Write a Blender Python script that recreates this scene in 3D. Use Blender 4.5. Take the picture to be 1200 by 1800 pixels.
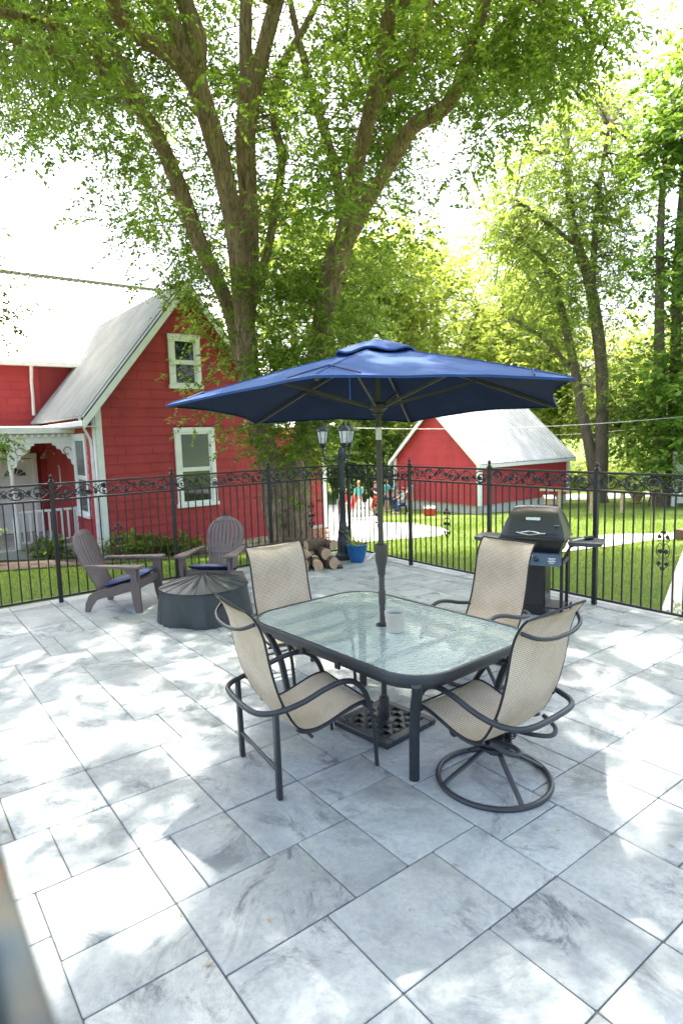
import bpy, math, random
import numpy as np
from mathutils import Vector, Matrix

for o in list(bpy.data.objects):
    bpy.data.objects.remove(o)
SC = bpy.context.scene
COL = SC.collection
PI = math.pi
rnd = random.Random(11)

# ------------------------------------------------------------------ camera
F_PX, PITCH, ROLL, YAW, EYE = 1083.9, math.radians(7.07), math.radians(-1.66), math.radians(37.1), 2.0
FWD = Vector((0, math.cos(PITCH), -math.sin(PITCH)))
RT0 = Vector((1, 0, 0))
UP0 = RT0.cross(FWD)
RT = RT0 * math.cos(ROLL) + UP0 * math.sin(ROLL)
UP = UP0 * math.cos(ROLL) - RT0 * math.sin(ROLL)
cam_data = bpy.data.cameras.new('camera')
cam = bpy.data.objects.new('camera', cam_data)
COL.objects.link(cam)
m = Matrix.Identity(4)
for i in range(3):
    m[i][0], m[i][1], m[i][2] = RT[i], UP[i], -FWD[i]
m.translation = Vector((0, 0, EYE))
cam.matrix_world = m
cam_data.sensor_fit = 'VERTICAL'
cam_data.sensor_height = 36
cam_data.lens = F_PX / 1800 * 36
cam_data.clip_start = 0.02
cam_data.clip_end = 600
cam_data.dof.use_dof = True
cam_data.dof.focus_distance = 4.6
cam_data.dof.aperture_fstop = 3.2
SC.camera = cam

# ------------------------------------------------------------------ daylight
SUN_EL, SUN_AZ = math.radians(70), math.radians(-4)      # azimuth measured from +Y towards +X
SUN_DIR = Vector((math.sin(SUN_AZ) * math.cos(SUN_EL), math.cos(SUN_AZ) * math.cos(SUN_EL), math.sin(SUN_EL)))
world = bpy.data.worlds.new('World')
SC.world = world
world.use_nodes = True
wn = world.node_tree.nodes
sky = wn.new('ShaderNodeTexSky')
sky.sky_type = 'NISHITA'
sky.sun_disc = False
sky.sun_elevation = SUN_EL
sky.sun_rotation = SUN_AZ
sky.air_density = 1.0
sky.dust_density = 7.0
sky.ozone_density = 0.3
world.node_tree.links.new(sky.outputs[0], wn['Background'].inputs[0])
wn['Background'].inputs[1].default_value = 0.15
sl = bpy.data.lights.new('sun', 'SUN')
sl.energy = 2.0
sl.angle = math.radians(0.55)
sl.color = (1.0, 0.95, 0.86)
so = bpy.data.objects.new('sun', sl)
COL.objects.link(so)
so.rotation_euler = SUN_DIR.to_track_quat('Z', 'Y').to_euler()
so.location = (0, 10, 30)
vs = SC.view_settings
vs.view_transform = 'Standard'
vs.look = 'None'
vs.gamma = 1
vs.use_curve_mapping = False
vs.exposure = 2.64
SC.cycles.use_denoising = True
SC.cycles.max_bounces = 8
SC.cycles.transparent_max_bounces = 12

# ------------------------------------------------------------------ helpers
CA, SA = math.cos(YAW), math.sin(YAW)
DA, DB = Vector((CA, SA, 0)), Vector((-SA, CA, 0))       # along the tile courses, across them


def W(a, b, z=0.0):
    return Vector((a * CA - b * SA, a * SA + b * CA, z))


_TY = [-1e3, 8.0, 9.2, 12, 15, 18, 24, 31, 40, 1e4]
_TZ = [-.05, -.05, -.13, -.42, -.80, -1.08, -1.6, -2.03, -2.15, -2.15]


def terr(x, y):
    return float(np.interp(y, _TY, _TZ))


def ray(px, py):
    return (RT * (px - 600) - UP * (py - 900) + FWD * F_PX)


def at(px, py, z=0.0):
    d = ray(px, py)
    return Vector((0, 0, EYE)) + d * ((z - EYE) / d.z)


def aty(px, py, y):
    d = ray(px, py)
    return Vector((0, 0, EYE)) + d * (y / d.y)


def atg(px, py):
    d = ray(px, py)
    lo, hi = 0.5 / d.y, 300.0 / d.y
    for _ in range(60):
        t = (lo + hi) / 2
        p = Vector((0, 0, EYE)) + d * t
        if p.z > terr(p.x, p.y):
            lo = t
        else:
            hi = t
    return p


class MB:
    """collects simple shapes and links them as one mesh object"""
    def __init__(s):
        s.v, s.f, s.uv = [], [], None

    def add(s, vs, fs):
        n = len(s.v)
        s.v.extend([tuple(p) for p in vs])
        s.f.extend([tuple(i + n for i in f) for f in fs])
        return s

    def box(s, c, d, R=None, bev=0.0):
        hx, hy, hz = d[0] / 2, d[1] / 2, d[2] / 2
        c = Vector(c)
        if bev <= 0:
            vs = [Vector((x * hx, y * hy, z * hz)) for x in (-1, 1) for y in (-1, 1) for z in (-1, 1)]
            fs = [(0, 1, 3, 2), (4, 6, 7, 5), (0, 4, 5, 1), (2, 3, 7, 6), (0, 2, 6, 4), (1, 5, 7, 3)]
        else:
            b = min(bev, hx * .9, hy * .9, hz * .9)
            vs, ix = [], {}
            for x in (-1, 1):
                for y in (-1, 1):
                    for z in (-1, 1):
                        for k in range(3):
                            q = [x * (hx - b), y * (hy - b), z * (hz - b)]
                            q[k] = (x * hx, y * hy, z * hz)[k]
                            ix[(x, y, z, k)] = len(vs)
                            vs.append(Vector(q))
            fs = []
            for k in range(3):
                o1, o2 = (k + 1) % 3, (k + 2) % 3
                for sg in (-1, 1):
                    q = []
                    for (p, r) in ((-1, -1), (1, -1), (1, 1), (-1, 1)):
                        t = [0, 0, 0]
                        t[k], t[o1], t[o2] = sg, p, r
                        q.append(ix[(*t, k)])
                    fs.append(tuple(q if sg > 0 else q[::-1]))
            for k in range(3):
                o1, o2 = (k + 1) % 3, (k + 2) % 3
                for p in (-1, 1):
                    for r in (-1, 1):
                        a, b2 = [0, 0, 0], [0, 0, 0]
                        a[k], a[o1], a[o2] = -1, p, r
                        b2[k], b2[o1], b2[o2] = 1, p, r
                        q = [ix[(*a, o1)], ix[(*b2, o1)], ix[(*b2, o2)], ix[(*a, o2)]]
                        fs.append(tuple(q if p * r < 0 else q[::-1]))
            for x in (-1, 1):
                for y in (-1, 1):
                    for z in (-1, 1):
                        q = [ix[(x, y, z, k)] for k in range(3)]
                        fs.append(tuple(q if x * y * z > 0 else q[::-1]))
        if R is not None:
            vs = [R @ p for p in vs]
        return s.add([p + c for p in vs], fs)

    def bar(s, a, b, w, h=None, up=(0, 0, 1), bev=0.0):
        a, b = Vector(a), Vector(b)
        y = (b - a)
        L = y.length
        y = y / L
        x = y.cross(Vector(up))
        if x.length < 1e-4:
            x = y.cross(Vector((1, 0, 0)))
        x.normalize()
        z = x.cross(y)
        R = Matrix((x, y, z)).transposed()
        return s.box((a + b) / 2, (w, L, h or w), R, bev)

    def tube(s, pts, r, n=8, cap=True, closed=False, flat=1.0):
        pts = [Vector(p) for p in pts]
        N = len(pts)
        rs = r if isinstance(r, (list, tuple)) else [r] * N
        T = []
        for i in range(N):
            if closed:
                t = pts[(i + 1) % N] - pts[i - 1]
            else:
                t = pts[min(i + 1, N - 1)] - pts[max(i - 1, 0)]
            T.append(t.normalized())
        u = T[0].cross(Vector((0, 0, 1)))
        if u.length < .05:
            u = T[0].cross(Vector((1, 0, 0)))
        u.normalize()
        vs, fs = [], []
        for i in range(N):
            u = (u - T[i] * u.dot(T[i])).normalized()
            w = T[i].cross(u)
            for k in range(n):
                a = 2 * PI * k / n
                vs.append(pts[i] + u * (math.cos(a) * rs[i]) + w * (math.sin(a) * rs[i] * flat))
        for i in range(N if closed else N - 1):
            j = (i + 1) % N
            for k in range(n):
                l = (k + 1) % n
                fs.append((i * n + k, i * n + l, j * n + l, j * n + k))
        if cap and not closed:
            fs.append(tuple(range(n - 1, -1, -1)))
            fs.append(tuple(range((N - 1) * n, N * n)))
        return s.add(vs, fs)

    def lathe(s, prof, n=24, c=(0, 0, 0), capb=True, capt=True):
        c = Vector(c)
        vs, fs = [], []
        for r, z in prof:
            for k in range(n):
                a = 2 * PI * k / n
                vs.append(c + Vector((r * math.cos(a), r * math.sin(a), z)))
        for i in range(len(prof) - 1):
            for k in range(n):
                l = (k + 1) % n
                fs.append((i * n + k, i * n + l, (i + 1) * n + l, (i + 1) * n + k))
        if capb:
            fs.append(tuple(range(n - 1, -1, -1)))
        if capt:
            fs.append(tuple(range((len(prof) - 1) * n, len(prof) * n)))
        return s.add(vs, fs)

    def prism(s, poly, d, O=(0, 0, 0), X=(1, 0, 0), Y=(0, 1, 0)):
        """poly in the X/Y plane through O, extruded by the vector d"""
        O, X, Y, d = Vector(O), Vector(X), Vector(Y), Vector(d)
        a = [O + X * p[0] + Y * p[1] for p in poly]
        n = len(a)
        fs = [tuple(range(n))[::-1], tuple(range(n, 2 * n))]
        for i in range(n):
            j = (i + 1) % n
            fs.append((i, j, n + j, n + i))
        if X.cross(Y).dot(d) < 0:
            fs = [f[::-1] for f in fs]
        return s.add(a + [p + d for p in a], fs)

    def sphere(s, c, r, n=10, k=6, sc=(1, 1, 1)):
        c = Vector(c)
        vs = [c + Vector((0, 0, -r * sc[2]))]
        fs = []
        for i in range(1, k):
            t = PI * i / k - PI / 2
            for j in range(n):
                a = 2 * PI * j / n
                vs.append(c + Vector((r * sc[0] * math.cos(t) * math.cos(a), r * sc[1] * math.cos(t) * math.sin(a), r * sc[2] * math.sin(t))))
        vs.append(c + Vector((0, 0, r * sc[2])))
        for j in range(n):
            l = (j + 1) % n
            fs.append((0, 1 + l, 1 + j))
            for i in range(k - 2):
                b = 1 + i * n
                fs.append((b + j, b + l, b + n + l, b + n + j))
            b = 1 + (k - 2) * n
            fs.append((b + j, b + l, len(vs) - 1))
        return s.add(vs, fs)

    def grid(s, P, closed_u=False):
        """P[i][j] points"""
        nu, nv = len(P), len(P[0])
        vs = [p for r in P for p in r]
        fs = []
        for i in range(nu if closed_u else nu - 1):
            for j in range(nv - 1):
                i2 = (i + 1) % nu
                fs.append((i * nv + j, i2 * nv + j, i2 * nv + j + 1, i * nv + j + 1))
        return s.add(vs, fs)

    def mesh(s, name, mat, smooth=40):
        me = bpy.data.meshes.new(name)
        me.from_pydata(s.v, [], s.f)
        if mat:
            me.materials.append(mat)
        if smooth:
            me.polygons.foreach_set('use_smooth', [True] * len(me.polygons))
            me.set_sharp_from_angle(angle=math.radians(smooth))
        me.update()
        return me

    def build(s, name, mat, parent=None, smooth=40, **k):
        return link(name, s.mesh(name, mat, smooth), parent, **k)


def link(name, me, parent=None, loc=None, rz=0, kind=None, label=None, cat=None, group=None):
    o = bpy.data.objects.new(name, me)
    COL.objects.link(o)
    o.parent = parent
    if loc is not None:
        o.location = loc
    if rz:
        o.rotation_euler.z = rz
    tag(o, label, cat, group, kind)
    return o


def tag(o, label=None, cat=None, group=None, kind=None):
    for k, v in (('label', label), ('category', cat), ('group', group), ('kind', kind)):
        if v:
            o[k] = v
    return o


def thing(name, label, cat, loc=(0, 0, 0), rz=0, group=None):
    o = bpy.data.objects.new(name, None)
    COL.objects.link(o)
    o.location = loc
    o.rotation_euler.z = rz
    o.empty_display_size = .1
    return tag(o, label, cat, group)


def copy_tree(o, parent=None):
    c = o.copy()
    COL.objects.link(c)
    c.parent = parent
    for ch in list(o.children):
        copy_tree(ch, c)
    return c


def catmull(P, n=6, closed=False):
    P = [Vector(p) for p in P]
    N = len(P)
    out = []
    for i in range(N if closed else N - 1):
        if closed:
            p0, p1, p2, p3 = P[i - 1], P[i], P[(i + 1) % N], P[(i + 2) % N]
        else:
            p0, p1, p2, p3 = P[max(i - 1, 0)], P[i], P[i + 1], P[min(i + 2, N - 1)]
        for k in range(n):
            t = k / n
            out.append(.5 * ((2 * p1) + (p2 - p0) * t + (2 * p0 - 5 * p1 + 4 * p2 - p3) * t * t + (3 * p1 - p0 - 3 * p2 + p3) * t ** 3))
    if not closed:
        out.append(P[-1])
    return out


# ------------------------------------------------------------------ materials
class NT:
    def __init__(s, name):
        s.m = bpy.data.materials.new(name)
        s.m.use_nodes = True
        s.t = s.m.node_tree
        s.n = s.t.nodes
        s.b = s.n['Principled BSDF']
        s.out = s.n['Material Output']

    def new(s, k, **kw):
        n = s.n.new(k)
        for a, b in kw.items():
            setattr(n, a, b)
        return n

    def l(s, a, b):
        s.t.links.new(a, b)

    def coord(s, kind='Object', scale=(1, 1, 1)):
        tc = s.new('ShaderNodeTexCoord')
        mp = s.new('ShaderNodeMapping')
        mp.inputs['Scale'].default_value = scale
        s.l(tc.outputs[kind], mp.inputs[0])
        return mp.outputs[0]

    def noise(s, vec, scale, detail=4, rough=.55, dist=0):
        n = s.new('ShaderNodeTexNoise')
        s.l(vec, n.inputs['Vector'])
        n.inputs['Scale'].default_value = scale
        n.inputs['Detail'].default_value = detail
        n.inputs['Roughness'].default_value = rough
        n.inputs['Distortion'].default_value = dist
        return n.outputs[0]

    def ramp(s, fac, stops):
        r = s.new('ShaderNodeValToRGB')
        e = r.color_ramp.elements
        while len(e) < len(stops):
            e.new(.5)
        for x, (p, c) in zip(e, stops):
            x.position = p
            x.color = (*c, 1) if len(c) == 3 else c
        s.l(fac, r.inputs[0])
        return r.outputs[0]

    def mix(s, fac, a, b, mode='MIX'):
        n = s.new('ShaderNodeMix', data_type='RGBA', blend_type=mode)
        for i, v in ((0, fac), (6, a), (7, b)):
            if hasattr(v, 'is_linked') or hasattr(v, 'links'):
                s.l(v, n.inputs[i])
            else:
                n.inputs[i].default_value = v if i == 0 else (*v, 1)
        return n.outputs[2]

    def bump(s, h, strength=.3, dist=.01):
        b = s.new('ShaderNodeBump')
        b.inputs['Strength'].default_value = strength
        b.inputs['Distance'].default_value = dist
        s.l(h, b.inputs['Height'])
        s.l(b.outputs[0], s.b.inputs['Normal'])
        return b.outputs[0]

    def set(s, color=None, rough=.6, metal=0, spec=.5):
        if color is not None:
            if hasattr(color, 'links'):
                s.l(color, s.b.inputs['Base Color'])
            else:
                s.b.inputs['Base Color'].default_value = (*color, 1)
        s.b.inputs['Roughness'].default_value = rough
        s.b.inputs['Metallic'].default_value = metal
        s.b.inputs['Specular IOR Level'].default_value = spec
        return s.m


def simple(name, c, rough=.6, var=.25, scale=6, metal=0, spec=.5, bump=0, bscale=60, stretch=(1, 1, 1), kind='Object'):
    t = NT(name)
    v = t.coord(kind, stretch)
    n = t.noise(v, scale, 5, .6)
    lo = tuple(x * (1 - var) for x in c)
    hi = tuple(min(1, x * (1 + var)) for x in c)
    if bump:
        t.bump(t.noise(v, bscale, 3), bump, .004)
    return t.set(t.ramp(n, [(.3, lo), (.7, hi)]), rough, metal, spec)


M = {}


def mats():
    # stamped concrete flags: pale blue grey with dark mineral smears, each flag a little different
    t = NT('stamped_stone')
    tc = t.new('ShaderNodeTexCoord')
    oi = t.new('ShaderNodeObjectInfo')
    sc = t.new('ShaderNodeVectorMath', operation='SCALE')
    cmb = t.new('ShaderNodeCombineXYZ')
    for i in range(3):
        t.l(oi.outputs['Random'], cmb.inputs[i])
    t.l(cmb.outputs[0], sc.inputs[0])
    sc.inputs['Scale'].default_value = 37.0
    ad = t.new('ShaderNodeVectorMath', operation='ADD')
    t.l(tc.outputs['Object'], ad.inputs[0])
    t.l(sc.outputs[0], ad.inputs[1])
    vr = t.new('ShaderNodeVectorRotate', rotation_type='Z_AXIS')
    am = t.new('ShaderNodeMath', operation='MULTIPLY')
    am.inputs[1].default_value = 17.0
    t.l(oi.outputs['Random'], am.inputs[0])
    t.l(am.outputs[0], vr.inputs['Angle'])
    t.l(ad.outputs[0], vr.inputs['Vector'])
    mp = t.new('ShaderNodeMapping')
    mp.inputs['Scale'].default_value = (1.0, 1.7, 1)
    t.l(vr.outputs[0], mp.inputs[0])
    big = t.noise(mp.outputs[0], 1.9, 9, .70, .5)
    fine = t.noise(ad.outputs[0], 34, 6, .72)
    streak = t.noise(mp.outputs[0], 2.7, 12, .80, .7)
    where = t.ramp(t.noise(ad.outputs[0], 1.6, 3, .5), [(.42, (.12, .12, .12)), (.60, (1, 1, 1))])
    c1 = t.ramp(big, [(.28, (.185, .207, .208)), (.46, (.28, .307, .308)), (.62, (.345, .372, .365))])
    c2 = t.mix(t.mix(1.0, t.ramp(streak, [(.505, (0, 0, 0)), (.60, (.95, .95, .95))]), where, 'MULTIPLY'), c1, (.085, .102, .112))
    c3 = t.mix(t.ramp(fine, [(.36, (.40, .40, .40)), (.56, (0, 0, 0))]), c2, (.17, .188, .198))
    hsv = t.new('ShaderNodeHueSaturation')
    mr = t.new('ShaderNodeMapRange')
    mr.inputs[3].default_value, mr.inputs[4].default_value = .88, 1.10
    t.l(oi.outputs['Random'], mr.inputs[0])
    t.l(mr.outputs[0], hsv.inputs['Value'])
    t.l(c3, hsv.inputs['Color'])
    hm = t.new('ShaderNodeMath', operation='ADD')
    t.l(streak, hm.inputs[0])
    t.l(fine, hm.inputs[1])
    t.bump(hm.outputs[0], .55, .012)
    M['stone'] = t.set(hsv.outputs[0], .55, 0, .4)
    M['joint'] = simple('joint_grout', (.085, .092, .10), .9, .3, 20)
    M['concrete'] = simple('pale_concrete', (.46, .45, .42), .85, .14, 3, bump=.3)
    M['lawn'] = lawn_mat()
    M['soil'] = simple('mulch', (.060, .042, .027), .95, .5, 30, bump=.8, bscale=40)
    M['road'] = simple('gravel_road', (.42, .40, .36), .9, .15, 2)

    M['black'] = simple('black_iron', (.013, .014, .016), .42, .3, 9, spec=.5, bump=.08, bscale=90)
    M['frame'] = simple('charcoal_frame', (.021, .025, .031), .42, .2, 7, spec=.5, bump=.05, bscale=120)
    M['bronze'] = simple('bronze_pole', (.060, .052, .046), .45, .15, 6)
    M['alu'] = simple('white_sleeve', (.75, .74, .72), .5, .05, 4)
    M['brown'] = simple('brown_resin', (.125, .094, .088), .52, .14, 5, bump=.15, bscale=160)
    M['navy'] = fabric('navy_cushion', (.010, .026, .095), .0)
    M['canopy'] = canopy_mat()
    M['shaded_canopy'] = simple('navy_canopy_shaded', (.007, .017, .052), .8, .2, 4, spec=.2)  # canopy cloth again, darkened so the colour carries the shade underneath
    M['sling'] = sling_mat()
    M['piping'] = simple('black_piping', (.012, .012, .013), .7, .2, 20)
    M['glass'] = table_glass()
    M['vinyl'] = vinyl_mat()
    M['grill'] = simple('grill_black', (.011, .012, .014), .30, .2, 6, spec=.6, bump=.05, bscale=200)
    M['grillgrey'] = simple('grill_side_shelf', (.042, .045, .050), .5, .15, 6, bump=.2, bscale=220)
    M['panelblue'] = simple('grill_panel', (.055, .09, .135), .45, .1, 6)
    M['chrome'] = simple('chrome', (.6, .6, .6), .22, .05, 4, metal=1)
    M['bucket'] = simple('cream_plastic', (.46, .43, .35), .5, .06, 6)
    M['lid'] = simple('green_wax', (.10, .24, .13), .4, .2, 12)
    M['potblue'] = simple('blue_glaze', (.005, .11, .30), .25, .12, 5, spec=.6)
    M['white'] = simple('white_paint', (.74, .73, .70), .55, .06, 5)
    M['red'] = red_mat('red_shingle', (.37, .040, .043))
    M['redboard'] = red_mat('red_board', (.44, .046, .052))
    M['reddark'] = simple('dark_red_paint', (.22, .016, .02), .7, .15, 5)
    M['metalroof'] = roof_mat('white_metal_roof', (.42, .42, .41), (.58, .57, .55))
    M['oldroof'] = roof_mat('grey_metal_roof', (.22, .225, .225), (.34, .342, .335))
    M['brick'] = simple('brick', (.36, .17, .10), .85, .35, 6, kind='Generated')
    M['stonefound'] = simple('fieldstone', (.40, .31, .19), .9, .35, 4)
    M['mortar'] = simple('mortar', (.40, .37, .32), .95, .15, 12)
    M['window'] = window_mat()
    M['blind'] = simple('blind', (.13, .135, .13), .15, .05, 4)
    M['dark'] = simple('dark_interior', (.02, .02, .022), .7, .2, 4)
    M['lantern'] = lantern_mat()
    M['bark'] = bark_mat('elm_bark', (.47, .325, .22), (.085, .055, .036))
    M['bark2'] = bark_mat('grey_bark', (.24, .19, .14), (.08, .062, .046))
    M['leaf'] = leaf_mat('elm_leaf', (.032, .082, .014), (.18, .235, .038), (.29, .43, .05))
    M['leaf2'] = leaf_mat('ash_leaf', (.11, .175, .038), (.21, .26, .055), (.34, .45, .07))
    M['leaf3'] = leaf_mat('ivy_leaf', (.075, .145, .025), (.15, .24, .036), (.25, .40, .05))
    M['leaf4'] = leaf_mat('far_leaf', (.15, .205, .045), (.27, .31, .06), (.42, .52, .085))
    M['leaf5'] = leaf_mat('shrub_leaf', (.045, .10, .02), (.10, .18, .03), (.16, .28, .04))
    M['petal'] = simple('yellow_petal', (.60, .45, .04), .7, .15, 10)
    M['grass'] = leaf_mat('grass_blade', (.085, .16, .02), (.19, .26, .045), (.22, .32, .045))
    M['wood'] = wood_mat()
    M['logbark'] = simple('log_bark', (.10, .065, .042), .95, .5, 25, bump=1.0, bscale=30)
    M['deadleaf'] = simple('dead_leaf', (.30, .24, .11), .8, .5, 30)
    M['dirtroof'] = simple('porch_roofing', (.42, .38, .34), .9, .25, 5)
    M['wire'] = simple('cable', (.30, .30, .30), .6, .05, 3)
    M['galv'] = simple('galvanised', (.45, .44, .40), .4, .15, 8, metal=.8)
    M['railpaint'] = rail_mat()
    M['birdwood'] = simple('pale_wood', (.50, .36, .20), .8, .15, 10)
    M['redplastic'] = simple('red_plastic', (.55, .035, .02), .45, .08, 5)
    M['skin'] = simple('skin', (.50, .30, .22), .6, .06, 5)
    M['teal'] = simple('teal_cotton', (.09, .40, .42), .85, .08, 8)
    M['wht'] = simple('white_cotton', (.70, .70, .68), .85, .05, 8)
    M['jean'] = simple('blue_denim', (.025, .06, .17), .9, .2, 20)
    M['khaki'] = simple('khaki_cotton', (.42, .33, .22), .9, .1, 10)
    M['plum'] = simple('dark_plaid', (.10, .035, .06), .9, .4, 30)
    M['hair1'] = simple('brown_hair', (.07, .035, .018), .7, .2, 20)
    M['hair2'] = simple('blond_hair', (.36, .22, .10), .7, .2, 20)
    M['brass'] = simple('cable_jacket', (.08, .08, .085), .6, .1, 5)


def lawn_mat():
    t = NT('lawn_turf')
    v = t.coord('Object')
    a = t.noise(v, .55, 5, .6)
    b = t.noise(v, 14, 6, .75)
    c = t.ramp(a, [(.35, (.085, .150, .022)), (.65, (.165, .220, .040))])
    c = t.mix(t.ramp(b, [(.35, (.6, .6, .6)), (.6, (0, 0, 0))]), c, (.055, .105, .014))
    t.bump(b, 1.0, .05)
    return t.set(c, .9, 0, .2)


def red_mat(name, c):
    t = NT(name)
    v = t.coord('Object', (1, 1, 1))
    oi = t.new('ShaderNodeObjectInfo')
    n = t.noise(v, 1.3, 4, .6)
    st = t.noise(t.coord('Object', (30, 30, 1.5)), 3, 3, .6)
    col = t.ramp(n, [(.3, tuple(x * .85 for x in c)), (.7, tuple(x * 1.12 for x in c))])
    mr = t.new('ShaderNodeMapRange')
    mr.inputs[3].default_value, mr.inputs[4].default_value = .95, 1.05
    t.l(oi.outputs['Random'], mr.inputs[0])
    h = t.new('ShaderNodeHueSaturation')
    t.l(col, h.inputs['Color'])
    t.l(mr.outputs[0], h.inputs['Value'])
    t.bump(st, .25, .006)
    return t.set(h.outputs[0], .68, 0, .35)


def roof_mat(name, lo, hi):
    t = NT(name)
    v = t.coord('Object', (1, 1, .3))
    n = t.noise(v, 1.5, 5, .6)
    return t.set(t.ramp(n, [(.3, lo), (.7, hi)]), .42, .25, .5)


def window_mat():
    t = NT('window_glass')
    t.set((.015, .018, .020), .04, 0, .8)
    return t.m


def lantern_mat():
    t = NT('lantern_glass')
    n = t.noise(t.coord('Object'), 18, 3)
    return t.set(t.ramp(n, [(.35, (.55, .56, .54)), (.65, (.80, .80, .77))]), .2, 0, .5)


def fabric(name, c, tl):
    t = NT(name)
    n = t.noise(t.coord('Object'), 5, 5, .6)
    t.bump(n, .25, .02)
    return t.set(t.ramp(n, [(.3, tuple(x * .8 for x in c)), (.7, tuple(x * 1.25 for x in c))]), .55, 0, .5)


def canopy_mat():
    t = NT('navy_canopy')
    v = t.coord('Object')
    n = t.noise(v, 4, 6, .65)
    f = t.noise(v, 70, 2, .5)
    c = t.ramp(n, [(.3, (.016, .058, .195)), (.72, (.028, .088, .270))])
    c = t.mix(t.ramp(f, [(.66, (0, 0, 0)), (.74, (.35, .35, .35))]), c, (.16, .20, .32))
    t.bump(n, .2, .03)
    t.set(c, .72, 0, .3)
    tr = t.new('ShaderNodeBsdfTranslucent')
    tr.inputs[0].default_value = (.018, .040, .11, 1)
    mx = t.new('ShaderNodeMixShader')
    mx.inputs[0].default_value = .03
    t.l(t.b.outputs[0], mx.inputs[1])
    t.l(tr.outputs[0], mx.inputs[2])
    t.l(mx.outputs[0], t.out.inputs[0])
    return t.m


def sling_mat():
    t = NT('woven_sling')
    tc = t.new('ShaderNodeTexCoord')
    sep = t.new('ShaderNodeSeparateXYZ')
    t.l(tc.outputs['UV'], sep.inputs[0])
    prod = None
    for i in (0, 1):
        mu = t.new('ShaderNodeMath', operation='MULTIPLY')
        mu.inputs[1].default_value = 2 * PI / .0115
        t.l(sep.outputs[i], mu.inputs[0])
        si = t.new('ShaderNodeMath', operation='SINE')
        t.l(mu.outputs[0], si.inputs[0])
        if prod is None:
            prod = si.outputs[0]
        else:
            pm = t.new('ShaderNodeMath', operation='ADD')
            t.l(prod, pm.inputs[0])
            t.l(si.outputs[0], pm.inputs[1])
            prod = pm.outputs[0]
    weave = t.ramp(prod, [(.0, (.82, .74, .60)), (.55, (.76, .68, .54)), (.82, (.34, .28, .21)), (1, (.17, .14, .11))])
    n = t.noise(t.coord('Object'), 4, 6, .65)
    stain = t.ramp(n, [(.42, (1, 1, 1)), (.70, (.80, .76, .68))])
    c = t.mix(1.0, weave, stain, 'MULTIPLY')
    t.set(c, .7, 0, .3)
    tr = t.new('ShaderNodeBsdfTranslucent')
    t.l(t.mix(1.0, c, (1.0, .80, .56), 'MULTIPLY'), tr.inputs[0])
    mx = t.new('ShaderNodeMixShader')
    mx.inputs[0].default_value = .30
    t.l(t.b.outputs[0], mx.inputs[1])
    t.l(tr.outputs[0], mx.inputs[2])
    t.l(mx.outputs[0], t.out.inputs[0])
    return t.m


def table_glass():
    t = NT('rippled_glass')
    v = t.coord('Object')
    n = t.noise(v, 48, 2, .5, .8)
    b = t.new('ShaderNodeBump')
    b.inputs['Strength'].default_value = 1.0
    b.inputs['Distance'].default_value = .006
    t.l(n, b.inputs['Height'])
    tp = t.new('ShaderNodeBsdfTransparent')
    tp.inputs[0].default_value = (.60, .70, .645, 1)
    gl = t.new('ShaderNodeBsdfGlossy')
    gl.inputs['Roughness'].default_value = .10
    gl.inputs['Color'].default_value = (.95, 1.0, .98, 1)
    t.l(b.outputs[0], gl.inputs['Normal'])
    df = t.new('ShaderNodeBsdfDiffuse')
    df.inputs[0].default_value = (.50, .60, .545, 1)
    t.l(b.outputs[0], df.inputs['Normal'])
    m1 = t.new('ShaderNodeMixShader')
    m1.inputs[0].default_value = .55
    t.l(tp.outputs[0], m1.inputs[1])
    t.l(df.outputs[0], m1.inputs[2])
    fr = t.new('ShaderNodeFresnel')
    fr.inputs[0].default_value = 1.6
    t.l(b.outputs[0], fr.inputs['Normal'])
    m2 = t.new('ShaderNodeMixShader')
    t.l(fr.outputs[0], m2.inputs[0])
    t.l(m1.outputs[0], m2.inputs[1])
    t.l(gl.outputs[0], m2.inputs[2])
    t.l(m2.outputs[0], t.out.inputs[0])
    return t.m


def vinyl_mat():
    t = NT('black_vinyl')
    v = t.coord('Object')
    n = t.noise(v, 3, 5, .6)
    d = t.noise(v, 9, 6, .7)
    c = t.ramp(n, [(.3, (.020, .027, .031)), (.7, (.038, .047, .051))])
    c = t.mix(t.ramp(d, [(.55, (0, 0, 0)), (.80, (.4, .4, .4))]), c, (.085, .095, .10))
    t.bump(d, .3, .01)
    return t.set(c, .42, 0, .5)


def bark_mat(name, hi, lo):
    t = NT(name)
    v = t.coord('Object', (1, 1, .20))
    n = t.noise(v, 13, 8, .75, 1.6)
    s = t.noise(t.coord('Object'), 1.2, 4, .6)
    c = t.ramp(n, [(.36, lo), (.50, tuple((a + b) / 2 for a, b in zip(hi, lo))), (.66, hi)])
    c = t.mix(t.ramp(s, [(.45, (0, 0, 0)), (.7, (.55, .55, .55))]), c, tuple(x * .45 for x in hi))
    t.bump(n, 1.0, .06)
    return t.set(c, .95, 0, .2)


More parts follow.
